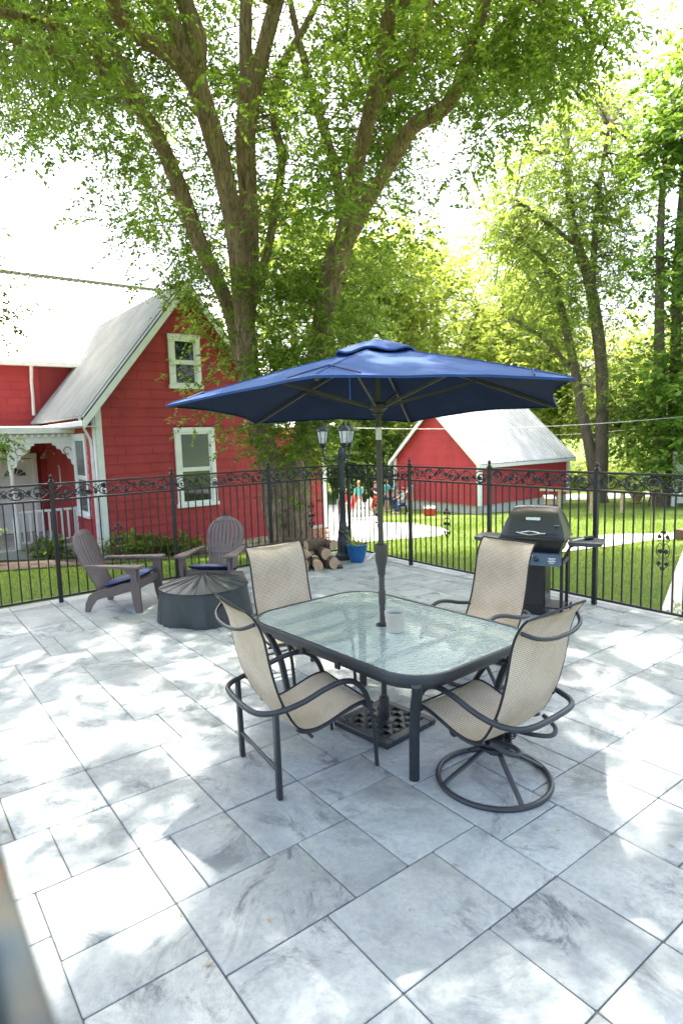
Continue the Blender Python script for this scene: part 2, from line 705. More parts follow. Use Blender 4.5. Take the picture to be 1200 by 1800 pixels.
def leaf_mat(name, lo, hi, tr):
    t = NT(name)
    g = t.new('ShaderNodeNewGeometry')
    c = t.ramp(g.outputs['Random Per Island'], [(0, lo), (.55, tuple((a + b) / 2 for a, b in zip(lo, hi))), (1, hi)])
    t.set(c, .5, 0, .35)
    tl = t.new('ShaderNodeBsdfTranslucent')
    tc = t.mix(1.0, c, tuple(min(1, a / max(1e-4, (b + d) / 2)) * .9 if False else a * 6.5 for a, b, d in zip(tr, lo, hi)), 'MULTIPLY')
    tl.inputs[0].default_value = (*tr, 1)
    tcol = t.ramp(g.outputs['Random Per Island'], [(0, tuple(x * .6 for x in tr)), (1, tuple(min(1, x * 1.35) for x in tr))])
    t.l(tcol, tl.inputs[0])
    mx = t.new('ShaderNodeMixShader')
    mx.inputs[0].default_value = .55
    t.l(t.b.outputs[0], mx.inputs[1])
    t.l(tl.outputs[0], mx.inputs[2])
    t.l(mx.outputs[0], t.out.inputs[0])
    return t.m


def wood_mat():
    t = NT('split_wood')
    n = t.noise(t.coord('Object', (1.5, 8, 8)), 6, 5, .65)
    return t.set(t.ramp(n, [(.3, (.30, .19, .11)), (.7, (.58, .42, .28))]), .85, 0, .2)


def rail_mat():
    t = NT('flaking_paint')
    n = t.noise(t.coord('Object'), 9, 3, .5)
    c = t.ramp(n, [(.34, (.020, .034, .055)), (.47, (.065, .08, .088)), (.57, (.10, .097, .082)), (.66, (.22, .10, .05))])
    return t.set(c, 1.0, 0, 0)


mats()

# ================================================================== SETTING
def nice(vals):
    return sorted(set(vals))


def build_terrain():
    xs = nice([-140, -90, -60, -45] + [i * 1.5 for i in range(-24, 40)] + [70, 90, 120, 180])
    ys = nice([-30, -15, -5, 0, 4, 8, 9.2, 10, 11, 12, 13, 14, 15, 16.5, 18, 20, 22, 24, 26, 28, 31, 34, 37, 40, 46, 54, 64, 80, 110, 160, 260])
    b = MB()
    r = random.Random(3)
    b.grid([[Vector((x, y, terr(x, y) + (r.uniform(-.02, .02) if y > 12 else 0))) for y in ys] for x in xs])
    b.build('lawn', M['lawn'], smooth=180, kind='structure')


def drape(name, poly, mat, up=.02, n=14, kind='structure'):
    """quad strip between two pixel-derived edge lines, following the ground"""
    A, B = poly
    b = MB()
    rows = []
    for i in range(n + 1):
        t = i / n
        def at_line(L):
            k = min(int(t * (len(L) - 1)), len(L) - 2)
            f = t * (len(L) - 1) - k
            return L[k].lerp(L[k + 1], f)
        p, q = at_line(A), at_line(B)
        rows.append([Vector((*(p.lerp(q, j / 6)).xy, 0)) for j in range(7)])
    for r_ in rows:
        for p in r_:
            p.z = terr(p.x, p.y) + up
    g = MB().grid(rows)
    top = [Vector(v) for v in g.v]
    nrm = (top[1] - top[0]).cross(top[7] - top[0])
    g.build(name, mat, smooth=180, kind=kind)


U3 = .15677
A0, B0 = .3996, 1.0141
PA1, PB1 = 6.66, 8.47            # outer edges of the patio
KNOWN = [(6, 10, 3, 6), (10, 12, 3, 6), (12, 15, 3, 5), (12, 15, 5, 9), (15, 17, 6, 9), (17, 18, 6, 9), (15, 18, 3, 6), (9, 12, 0, 3), (12, 15, 0, 3),
         (6, 9, 0, 3), (3, 6, 3, 6), (3, 7, 6, 9), (7, 9, 6, 9), (9, 12, 6, 10), (9, 12, 10, 12), (6, 9, 9, 12), (4, 6, 9, 12), (3, 4, 9, 12),
         (6, 9, 12, 15), (9, 11, 12, 15), (3, 6, 15, 18), (3, 6, 12, 15), (6, 9, 15, 18), (7, 9, 18, 21), (3, 7, 18, 21), (0, 3, 19, 21), (0, 3, 18, 19),
         (0, 3, 15, 18), (3, 6, 21, 24), (0, 3, 21, 24), (3, 6, 24, 26), (3, 6, 26, 30), (0, 3, 24, 27), (0, 3, 27, 30), (0, 3, 30, 33), (6, 9, 21, 23),
         (6, 9, 23, 27), (6, 9, 27, 30), (9, 12, 27, 30), (9, 12, 21, 27), (7, 9, 30, 33), (3, 7, 30, 33), (6, 9, 33, 37), (36, 39, 9, 12), (35, 39, 12, 15),
         (33, 35, 12, 15), (33, 36, 9, 12), (30, 33, 12, 15), (30, 33, 9, 12), (29, 33, 6, 9), (28, 30, 9, 12), (27, 29, 6, 9), (24, 27, 6, 9), (24, 28, 9, 12),
         (21, 24, 6, 9), (18, 21, 6, 9), (18, 20, 3, 6), (20, 24, 3, 6), (0, 3, 9, 12), (0, 3, 7, 9), (1, 3, 12, 15), (-2, 1, 12, 15), (0, 3, 4, 7), (3, 6, 0, 3)]


def build_patio():
    r = random.Random(21)
    b = MB()
    zt = -.011
    P = [W(-2.6, -2.2), W(PA1, -2.2), W(PA1, PB1), W(-2.6, PB1)]
    pat_poly = [(p.x, p.y) for p in P]
    b.prism(pat_poly, (0, 0, .16), (0, 0, zt - .16))
    root = b.build('patio', M['joint'], smooth=0, kind='structure')
    a_lo, a_hi, b_lo, b_hi = -9, 40, -11, 48
    occ = {}
    tiles = []

    def put(t):
        for i in range(t[0], t[1]):
            for j in range(t[2], t[3]):
                occ[(i, j)] = 1
        tiles.append(t)
    for t in KNOWN:
        if not any((i, j) in occ for i in range(t[0], t[1]) for j in range(t[2], t[3])):
            put(t)
    sizes = [(3, 3), (4, 3), (3, 4), (2, 3), (3, 2), (6, 3), (3, 6), (5, 3), (3, 5)]
    for j in range(b_lo, b_hi):
        for i in range(a_lo, a_hi):
            if (i, j) in occ:
                continue
            cand = [s for s in sizes]
            r.shuffle(cand)
            if i < 0 or j < 0:
                cand = [(6, 3), (3, 6), (4, 3)] + cand
            done = False
            for (w, h) in cand:
                if i + w > a_hi or j + h > b_hi:
                    continue
                if (i + w) % 3 == 1 and r.random() < .6:
                    continue
                if any((x, y) in occ for x in range(i, i + w) for y in range(j, j + h)):
                    continue
                put((i, i + w, j, j + h))
                done = True
                break
            if not done:
                w = 1
                while w < 4 and i + w < a_hi and (i + w, j) not in occ:
                    w += 1
                h = 1
                while h < 4 and j + h < b_hi and all((x, j + h) not in occ for x in range(i, i + w)):
                    h += 1
                put((i, i + w, j, j + h))
    g, bv = .0032, .005
    for (a0, a1, b0, b1) in tiles:
        x0, x1, y0, y1 = A0 + a0 * U3 + g, A0 + a1 * U3 - g, B0 + b0 * U3 + g, B0 + b1 * U3 - g
        x1, y1 = min(x1, PA1 - .004), min(y1, PB1 - .004)
        if x1 - x0 < .05 or y1 - y0 < .05:
            continue
        c = W((x0 + x1) / 2, (y0 + y1) / 2)
        hw, hh = (x1 - x0) / 2, (y1 - y0) / 2
        jt = [(r.uniform(-.002, .002), r.uniform(-.002, .002)) for _ in range(8)]
        ring, top = [], []
        for k, (sx, sy) in enumerate(((-1, -1), (1, -1), (1, 1), (-1, 1))):
            for e in (0, 1):        # a point near each end of each side, so corners are slightly rounded
                ex = (k + e + 1) % 2
                px_ = sx * (hw - (.006 if ex == 0 else 0))
                py_ = sy * (hh - (.006 if ex == 1 else 0))
                q = jt[2 * k + e]
                ring.append(W(px_ + q[0], py_ + q[1]))
                top.append(W(px_ * (1 - bv / hw) + q[0], py_ * (1 - bv / hh) + q[1]))
        dz = r.uniform(-.0012, .0012)
        v = [p + Vector((0, 0, -.012)) for p in ring] + [p + Vector((0, 0, -.004 + dz)) for p in ring] + [p + Vector((0, 0, dz)) for p in top]
        f = []
        for lv in (0, 8):
            for k in range(8):
                l = (k + 1) % 8
                f.append((lv + k, lv + l, lv + 8 + l, lv + 8 + k))
        f.append(tuple(range(16, 24)))
        mb = MB().add(v, f)
        o = mb.build('paving_stone', M['stone'], root, smooth=30)
        o.location = c


def grass_blades():
    rng = np.random.default_rng(5)
    pts = []
    n = 0
    while n < 130000:
        x = rng.uniform(-13, 14, 20000)
        y = 5 + 22 * rng.random(20000) ** 1.7
        A = x * CA + y * SA
        B = -x * SA + y * CA
        m_ = ((A > PA1 + .03) | (B > PB1 + .03)) & ~((A > 3.4) & (A < 11) & (B > 13.9)) & (np.abs(x) < y * .62 + .6)
        m_ &= ~((B > 13.0) & (A > -6) & (A < 10))
        pts.append(np.stack([x[m_], y[m_]], 1))
        n += m_.sum()
    P = np.concatenate(pts)[:130000]
    z = np.interp(P[:, 1], _TY, _TZ)
    keep = np.ones(len(P), bool)
    for poly in PAVED:
        inside = np.zeros(len(P), bool)
        k = len(poly)
        for i in range(k):
            x0, y0 = poly[i]
            x1, y1 = poly[(i + 1) % k]
            c = ((y0 > P[:, 1]) != (y1 > P[:, 1])) & (P[:, 0] < (x1 - x0) * (P[:, 1] - y0) / (y1 - y0 + 1e-9) + x0)
            inside ^= c
        keep &= ~inside
    P, z = P[keep], z[keep]
    N = len(P)
    s = np.clip(P[:, 1] / 9, .8, 1.4)
    h = rng.uniform(.018, .055, N) * (.8 + .3 * s)
    a = rng.uniform(0, 2 * PI, N)
    w = .006 * s
    ln = rng.uniform(.2, .9, N) * h
    la = rng.uniform(0, 2 * PI, N)
    V = np.zeros((N, 3, 3))
    V[:, 0] = np.stack([P[:, 0] - np.cos(a) * w, P[:, 1] - np.sin(a) * w, z - .01], 1)
    V[:, 1] = np.stack([P[:, 0] + np.cos(a) * w, P[:, 1] + np.sin(a) * w, z - .01], 1)
    V[:, 2] = np.stack([P[:, 0] + np.cos(la) * ln, P[:, 1] + np.sin(la) * ln, z + h], 1)
    link('grass', fast_mesh('grass', V.reshape(-1, 3), 3, M['grass']), kind='stuff')


def fast_mesh(name, V, k, mat):
    me = bpy.data.meshes.new(name)
    n = len(V)
    me.vertices.add(n)
    me.vertices.foreach_set('co', np.ascontiguousarray(V, np.float32).ravel())
    me.loops.add(n)
    me.loops.foreach_set('vertex_index', np.arange(n, dtype=np.int32))
    me.polygons.add(n // k)
    me.polygons.foreach_set('loop_start', np.arange(0, n, k, dtype=np.int32))
    me.update(calc_edges=True)
    me.materials.append(mat)
    return me


build_terrain()
build_patio()
PAVED = []


def paved(name, A, B, mat, up=.02, n=14):
    A = [atg(*p) for p in A]
    B = [atg(*p) for p in B]
    PAVED.append([(p.x, p.y) for p in A] + [(p.x, p.y) for p in reversed(B)])
    drape(name, (A, B), mat, up, n)


paved('driveway', [(560, 888), (640, 888), (658, 904), (669, 919), (725, 920), (775, 928), (789, 935)], [(560, 962), (620, 957), (650, 953), (682, 950), (725, 947), (770, 943), (789, 938)], M['concrete'], n=24)
paved('garden_path', [(905, 962), (1000, 949), (1075, 940), (1147, 939), (1260, 936)], [(905, 985), (1000, 970), (1075, 961), (1147, 950), (1260, 947)], M['concrete'])
paved('walkway', [(1160, 1078), (1180, 1022), (1200, 968), (1216, 944)], [(1420, 1140), (1400, 1040), (1380, 975), (1330, 944)], M['concrete'], .025)
paved('back_road', [(930, 872), (1050, 868), (1250, 858)], [(930, 881), (1050, 878), (1250, 870)], M['road'], .02)
paved('gravel_drive', [(930, 818), (1050, 816), (1250, 806)], [(930, 824), (1050, 826), (1250, 824)], M['road'], .03)
MB_A = [W(-4, 13.3), W(1.5, 12.9), W(4.0, 12.6), W(10.6, 13.3)]
MB_B = [W(-4, 17.0), W(1.5, 17.0), W(4.0, 14.4), W(10.6, 14.6)]
drape('mulch_bed', (MB_A, MB_B), M['soil'], .03, 24)
grass_blades()


# ================================================================== FENCES
def spiral(c, r0, r1, a0, turns, n=16, sx=1):
    return [Vector((c[0] + sx * (r0 + (r1 - r0) * i / n) * math.cos(a0 + turns * 2 * PI * i / n), 0,
                    c[1] + (r0 + (r1 - r0) * i / n) * math.sin(a0 + turns * 2 * PI * i / n))) for i in range(n + 1)]


def leaf_poly(s):
    P = [(0, -.55), (.35, -.75), (.45, -.35), (.95, -.25), (.65, .15), (.75, .6), (.3, .5), (0, 1.05), (-.3, .5), (-.75, .6), (-.65, .15), (-.95, -.25), (-.45, -.35), (-.35, -.75)]
    return [(x * s, y * s) for x, y in P]


IRON = {}


def iron_meshes(L):
    rr = random.Random(8)
    b = MB()
    n = 40
    x0, x1 = .03, L - .03
    for ph in (0, PI):
        b.tube([(x0 + (x1 - x0) * i / n, 0, .074 * math.sin(ph + 3 * 2 * PI * i / n)) for i in range(n + 1)], .0072, 5)
    per = (x1 - x0) / 3
    for k in range(6):
        c = (x0 + per * (k + .5) / 2, (.018 if k % 2 == 0 else -.018))
        b.tube(spiral(c, .080, .018, rr.uniform(0, 6), 1.6, 22), .0068, 5)
        b.tube(spiral((c[0] + per * .25, -c[1]), .045, .012, rr.uniform(0, 6), 1.2, 12), .0056, 4)
    IRON['frieze'] = b.mesh('scroll_frieze', M['black'])
    IRON['leaf'] = MB().prism(leaf_poly(.030), (0, .008, 0), (0, -.004, 0), (1, 0, 0), (0, 0, 1)).mesh('iron_leaf', M['black'], 0)
    g = MB()
    for (x, z) in ((-.014, .012), (0, .014), (.014, .012), (-.008, 0), (.008, 0), (0, -.013), (-.004, -.024)):
        g.sphere((x, 0, z), .0088, 6, 4)
    IRON['grapes'] = g.mesh('grape_cluster', M['black'])
    # tall medallion
    b = MB()
    for sx in (-1, 1):
        b.tube([(0, 0, -.19), (sx * .045, 0, -.165), (sx * .062, 0, -.12), (sx * .045, 0, -.085), (sx * .02, 0, -.10)], .0045, 5)
        b.tube(catmull([(sx * .015, 0, -.085), (sx * .06, 0, -.04), (sx * .062, 0, .03), (sx * .03, 0, .075), (sx * .012, 0, .05)], 4), .0045, 5)
        b.tube([(0, 0, .19), (sx * .045, 0, .165), (sx * .062, 0, .12), (sx * .045, 0, .09), (sx * .02, 0, .105)], .0045, 5)
        for z in (-.14, .14):
            b.prism(leaf_poly(.030), (0, .008, 0), (sx * .04, -.004, z), (1, 0, 0), (0, 0, 1))
        b.prism(leaf_poly(.034), (0, .008, 0), (sx * .03, -.004, -.01), (-1, 0, 0), (0, 0, -1))
    b.prism(leaf_poly(.030), (0, .01, 0), (0, -.005, .19), (1, 0, 0), (0, 0, 1))
    b.prism(leaf_poly(.030), (0, .01, 0), (0, -.005, -.19), (-1, 0, 0), (0, 0, -1))
    IRON['medallion'] = b.mesh('medallion', M['black'])
    p = MB()
    p.box((0, 0, .75), (.048, .048, 1.58), bev=.003)
    p.box((0, 0, 1.545), (.062, .062, .014), bev=.003)
    p.lathe([(.018, 1.552), (.030, 1.565), (.014, 1.575), (.012, 1.583), (.021, 1.594), (.024, 1.606), (.020, 1.62), (.010, 1.632), (.003, 1.638)], 10)
    IRON['post'] = p.mesh('post', M['black'])
    IRON['picket'] = MB().box((0, 0, .695), (.0145, .0145, 1.225)).mesh('picket', M['black'], 0)
    for nm, z, h in (('top', 1.515, .026), ('mid', 1.315, .024), ('bottom', .085, .026)):
        IRON[nm] = MB().box((L / 2, 0, z), (L - .05, .032, h), bev=.003).mesh('rail', M['black'], 0)


def fence(label, rz, L, panels, first_post, skip_z=0):
    root = thing('wrought_iron_fence', label, 'fence', W(6.42, 8.27, -.01), rz)
    iron_meshes(L)
    r = random.Random(int(L * 1000))
    for k in range(panels + 1):
        if k == 0 and not first_post:
            continue
        link('post', IRON['post'], root, (k * L, 0, 0))
    for k in range(panels):
        x = k * L
        for nm in ('top', 'mid', 'bottom'):
            link('rail', IRON[nm], root, (x, 0, 0))
        fr = link('scroll_frieze', IRON['frieze'], root, (x, 0, 1.415))
        for j in range(16):
            o = link('iron_leaf', IRON['leaf'], fr, (.08 + (L - .16) * j / 15 + r.uniform(-.02, .02), 0, r.uniform(-.055, .055)))
            o.rotation_euler = (r.uniform(-.35, .35), r.uniform(-3, 3), r.uniform(-.4, .4))
            o.scale = [r.uniform(.95, 1.4)] * 3
        for j in range(6):
            link('grape_cluster', IRON['grapes'], fr, (.14 + (L - .28) * j / 5 + r.uniform(-.04, .04), 0, r.uniform(-.05, .05)))
        np_ = 13
        for j in range(1, np_ + 1):
            link('picket', IRON['picket'], root, (x + L * j / (np_ + 1), 0, 0))
        link('medallion', IRON['medallion'], root, (x + L / 2, -.004, .735))
    return root


fence('black scrolled iron fence in front of the big red house, behind the two brown chairs', YAW + PI, 1.555, 5, True)
fence('black scrolled iron fence along the open lawn, behind the grill', YAW - PI / 2, 1.505, 5, False)


# ================================================================== TABLE AND CHAIRS
def sling_mesh(prof, w_top, w_bot):
    P = catmull([(0, y, z) for y, z in prof], 3)
    n = len(P)
    nx = 9
    acc = [0]
    for i in range(1, n):
        acc.append(acc[-1] + (P[i] - P[i - 1]).length)
    b = MB()
    uv = []
    for side in (0, 1):
        base = len(b.v)
        for i in range(n):
            t = (P[min(i + 1, n - 1)] - P[max(i - 1, 0)]).normalized()
            nr = Vector((0, t.z, -t.y))
            if nr.z + nr.y < 0:
                nr = -nr
            w = w_top + (w_bot - w_top) * acc[i] / acc[-1]
            for j in range(nx):
                u = j / (nx - 1) * 2 - 1
                sag = -.016 * (1 - u * u)
                b.v.append(tuple(P[i] + Vector((u * w / 2, 0, 0)) + nr * (sag - .0045 * side)))
                uv.append((u * w / 2, acc[i]))
        for i in range(n - 1):
            for j in range(nx - 1):
                q = (base + i * nx + j, base + i * nx + j + 1, base + (i + 1) * nx + j + 1, base + (i + 1) * nx + j)
                b.f.append(q if side == 0 else q[::-1])
    me = b.mesh('sling', M['sling'], 60)
    lay = me.uv_layers.new(name='UVMap')
    vi = np.zeros(len(me.loops), np.int32)
    me.loops.foreach_get('vertex_index', vi)
    lay.data.foreach_set('uv', np.array(uv, np.float32)[vi].ravel())
    edges = []
    for sx in (-1, 1):
        edges.append([P[i] + Vector((sx * (w_top + (w_bot - w_top) * acc[i] / acc[-1]) / 2, 0, 0)) for i in range(n)])
    return me, edges


PROF = [(-.452, 1.085), (-.425, 1.055), (-.392, 1.00), (-.366, .925), (-.350, .84), (-.336, .76), (-.318, .68), (-.293, .59), (-.262, .51), (-.222, .43), (-.185, .378),
        (-.135, .350), (-.065, .345), (.015, .362), (.10, .392), (.18, .418), (.245, .428), (.292, .420), (.318, .400)]


def mirror(P):
    return [Vector((-p[0], p[1], p[2])) for p in P]


def sling_chair(name, label, swivel):
    root = thing(name, label, 'chair', group='sling dining chairs round the glass table')
    me, edges = sling_mesh(PROF, .53, .54)
    sl_ = link('sling', me, root)
    pb = MB()
    for e in edges:
        pb.tube(e, .0068, 6)
    pb.tube([edges[0][0], edges[1][0]], .006, 6)
    pb.tube([edges[0][-1], edges[1][-1]], .006, 6)
    pb.build('piping', M['piping'], sl_)
    F = M['frame']
    hr = catmull([(.255, -.412, 1.012), (.20, -.462, .985), (.10, -.487, .968), (0, -.492, .965), (-.10, -.487, .968), (-.20, -.462, .985), (-.255, -.412, 1.012)], 4)
    MB().tube(hr, .0115, 8).build('head_rail', F, root)
    half = [(.285, .285, .40), (.288, .245, .50), (.292, .18, .568), (.296, .09, .592), (.302, -.03, .575), (.306, -.16, .538), (.298, -.28, .515), (.262, -.375, .506), (.18, -.425, .504), (0, -.437, .504)]
    if swivel:
        half[0:1] = [(.268, .33, .33), (.280, .305, .40)]
    arm = catmull(half + mirror(half[:-1])[::-1], 5)
    MB().tube(arm, .0165, 10).build('armrest', F, root)
    for sx in (-1, 1):
        e = edges[0 if sx < 0 else 1]
        k0, k1 = int(len(e) * .55), len(e) - 3
        MB().tube([p + Vector((-sx * .012, 0, -.016)) for p in e[k0:k1]], .011, 8).build('side_rail', F, root)
        b = MB()
        b.tube([(sx * .262, -.268, .515), (sx * .30, -.268, .516)], .008, 6)
        b.sphere((sx * .262, -.268, .515), .012, 8, 5)
        b.build('bolt', M['black'], root)
        if not swivel:
            MB().tube(catmull([(sx * .285, .285, .40), (sx * .282, .31, .28), (sx * .279, .325, .12), (sx * .278, .332, .0)], 4), .014, 8, flat=.8).build('front_leg', F, root)
            MB().bar((sx * .283, -.325, .505), (sx * .278, -.318, 0), .040, .030, up=(0, 1, 0), bev=.006).build('rear_leg', F, root)
    if not swivel:
        MB().tube([(-.27, -.32, .165), (.27, -.32, .165)], .012, 8).build('stretcher', F, root)
        MB().tube([(-.28, .29, .375), (.28, .29, .375)], .011, 8).build('front_rail', F, root)
        MB().tube([(-.27, -.10, .302), (.27, -.10, .302)], .010, 8).build('seat_rail', F, root)
    else:
        base = MB().tube([(.318 * math.cos(a), .318 * math.sin(a), .017) for a in [2 * PI * i / 40 for i in range(40)]], .0155, 8, closed=True).build('swivel_ring', F, root)
        for k in range(4):
            a = k * PI / 2 + PI / 4 + .35
            c, s_ = math.cos(a), math.sin(a)
            pts = [(.315 * c, .315 * s_, .02), (.27 * c, .27 * s_, .055), (.16 * c, .16 * s_, .125), (.07 * c, .07 * s_, .19), (.03 * c, .03 * s_, .21)]
            MB().tube(catmull(pts, 3), .017, 8, flat=.55).build('spoke', F, base)
        MB().lathe([(.03, .16), (.055, .18), (.06, .20), (.095, .205), (.105, .215), (.105, .225), (.085, .232), (.10, .24), (.10, .255), (.07, .262), (.05, .275)], 20).build('hub', F, root)
        for sx in (-1, 1):
            sp = [(sx * .055 + .028 * math.cos(t * .9), -.075 + .028 * math.sin(t * .9), .262 + .0020 * t) for t in range(0, 23)]
            MB().tube(sp, .0045, 5).build('spring', F, root)
            MB().tube(catmull([(sx * .05, .16, .255), (sx * .12, .10, .262), (sx * .20, .02, .30), (sx * .235, -.02, .318)], 4), .013, 8).build('swivel_arm', F, root)
            MB().tube(catmull([(sx * .06, .02, .27), (sx * .09, -.12, .29), (sx * .10, -.26, .31), (sx * .15, -.335, .318), (sx * .215, -.315, .335), (sx * .245, -.22, .365)], 4), .013, 8).build('rear_brace', F, root)
            MB().tube([(sx * .07, .13, .262), (sx * .135, .13, .262)], .030, 12).build('pivot', F, root)
        MB().tube([(-.25, .30, .372), (.25, .30, .372)], .011, 8).build('front_rail', F, root)
    return root


ch = sling_chair('sling_chair', 'beige four-legged sling chair seen from behind, nearest the covered fire pit', False)
ch.location = (-.255, 3.615, 0)
ch.rotation_euler.z = math.radians(30.4 - 90)
c2 = copy_tree(ch)
c2['label'] = 'beige sling chair at the table end by the firewood, in front of the stacked logs'
c2.location = (-.345, 4.90, 0)
c2.rotation_euler.z = math.radians(-55.6 - 90)
sw = sling_chair('swivel_chair', 'beige swivel chair with a ring base, its back turned to us', True)
sw.location = (.80, 3.40, 0)
sw.rotation_euler.z = math.radians(129 - 90)
dl = Matrix.Rotation(-sw.rotation_euler.z, 3, 'Z') @ Vector((.035, -.05, 0))
for o in sw.children:
    if o.name.split('.')[0] in ('swivel_ring', 'hub', 'spring'):
        o.location = dl
s2 = copy_tree(sw)
s2['label'] = 'beige swivel sling chair in front of the black gas grill, facing the table'
s2.location = (1.045, 4.86, 0)
s2.rotation_euler.z = math.radians(-142 - 90)


def rrect(hx, hy, r, n=8):
    P = []
    for (cx, cy, a0) in ((hx - r, hy - r, 0), (-hx + r, hy - r, PI / 2), (-hx + r, -hy + r, PI), (hx - r, -hy + r, 3 * PI / 2)):
        for i in range(n + 1):
            a = a0 + PI / 2 * i / n
            P.append((cx + r * math.cos(a), cy + r * math.sin(a)))
    return P


def sweep_rect(path, w, h, z):
    """closed path in plan, rectangular section"""
    n = len(path)
    vs = []
    for i in range(n):
        p0, p1 = Vector(path[i - 1]), Vector(path[(i + 1) % n])
        t = (p1 - p0).normalized()
        nn = Vector((t.y, -t.x))
        for (o, dz) in ((-w / 2, -h / 2), (w / 2, -h / 2), (w / 2 + .003, h * .15), (w / 2 - .006, h / 2), (-w / 2 + .004, h / 2)):
            q = Vector(path[i]) + nn * o
            vs.append(Vector((q.x, q.y, z + dz)))
    fs = []
    for i in range(n):
        j = (i + 1) % n
        for k in range(5):
            l = (k + 1) % 5
            fs.append((i * 5 + k, j * 5 + k, j * 5 + l, i * 5 + l))
    return MB().add(vs, [f[::-1] for f in fs])


def dining_table():
    root = thing('patio_table', 'rounded rectangular patio table with rippled glass top and charcoal metal rim', 'table', (.257, 4.063, 0), YAW + math.radians(3))
    F = M['frame']
    hx, hy = .585, .865
    sweep_rect(rrect(hx - .012, hy - .012, .26), .030, .046, .697).build('rim', F, root, smooth=50)
    poly = rrect(hx - .022, hy - .022, .25)
    g = MB()
    # two rings: outer edge and the umbrella hole, bridged by angle
    n = len(poly)
    hole = []
    for p in poly:
        a = math.atan2(p[1], p[0])
        hole.append((.026 * math.cos(a), .026 * math.sin(a)))
    mid = [((p[0] + q[0]) / 2, (p[1] + q[1]) / 2) for p, q in zip(poly, hole)]
    vs = [(*p, .716) for p in poly] + [(*p, .716) for p in mid] + [(*p, .716) for p in hole]
    fs = []
    for lv in (0, 1):
        for i in range(n):
            j = (i + 1) % n
            fs.append((lv * n + i, lv * n + j, (lv + 1) * n + j, (lv + 1) * n + i))
    g.add(vs, fs)
    g.build('glass_top', M['glass'], root, smooth=0)
    sweep_rect([(.036 * math.cos(2 * PI * i / 20), .036 * math.sin(2 * PI * i / 20)) for i in range(20)], .016, .018, .716).build('umbrella_grommet', F, root)
    sweep_rect(rrect(hx - .09, hy - .10, .24), .018, .050, .628).build('apron', F, root, smooth=50)
    for sx in (-1, 1):
        for sy in (-1, 1):
            P = catmull([(sx * (hx - .075), sy * (hy - .085), .674), (sx * .455, sy * .735, .60), (sx * .395, sy * .655, .38), (sx * .355, sy * .610, 0)], 5)
            lb = MB()
            for a, b_ in zip(P[:-1], P[1:]):
                pass
            lb.tube(P, .030, 8, flat=.82)
            lb.build('leg', F, root, smooth=50)
    for sy in (-1, 1):
        MB().bar((-.50, sy * .36, .655), (.50, sy * .36, .655), .028, .028, bev=.003).build('cross_bar', F, root)
    for sx in (-1, 1):
        for yy in (.18, -.18):
            MB().box((sx * (hx - .03), yy, .645), (.016, .045, .075), bev=.003).build('rim_bracket', F, root)
    return root


dining_table()

t = thing('candle_bucket', 'small cream bucket with green wax inside, standing on the glass table', 'bucket', at(695, 1109, .719))
MB().lathe([(.050, 0), (.056, .004), (.064, .085), (.066, .086), (.067, .102), (.069, .103), (.071, .132), (.068, .134), (.064, .130), (.060, .105)], 28, capt=False).build('pail', M['bucket'], t)
MB().lathe([(.0, .108), (.061, .108)], 24, capb=False, capt=False).build('wax', M['lid'], t)


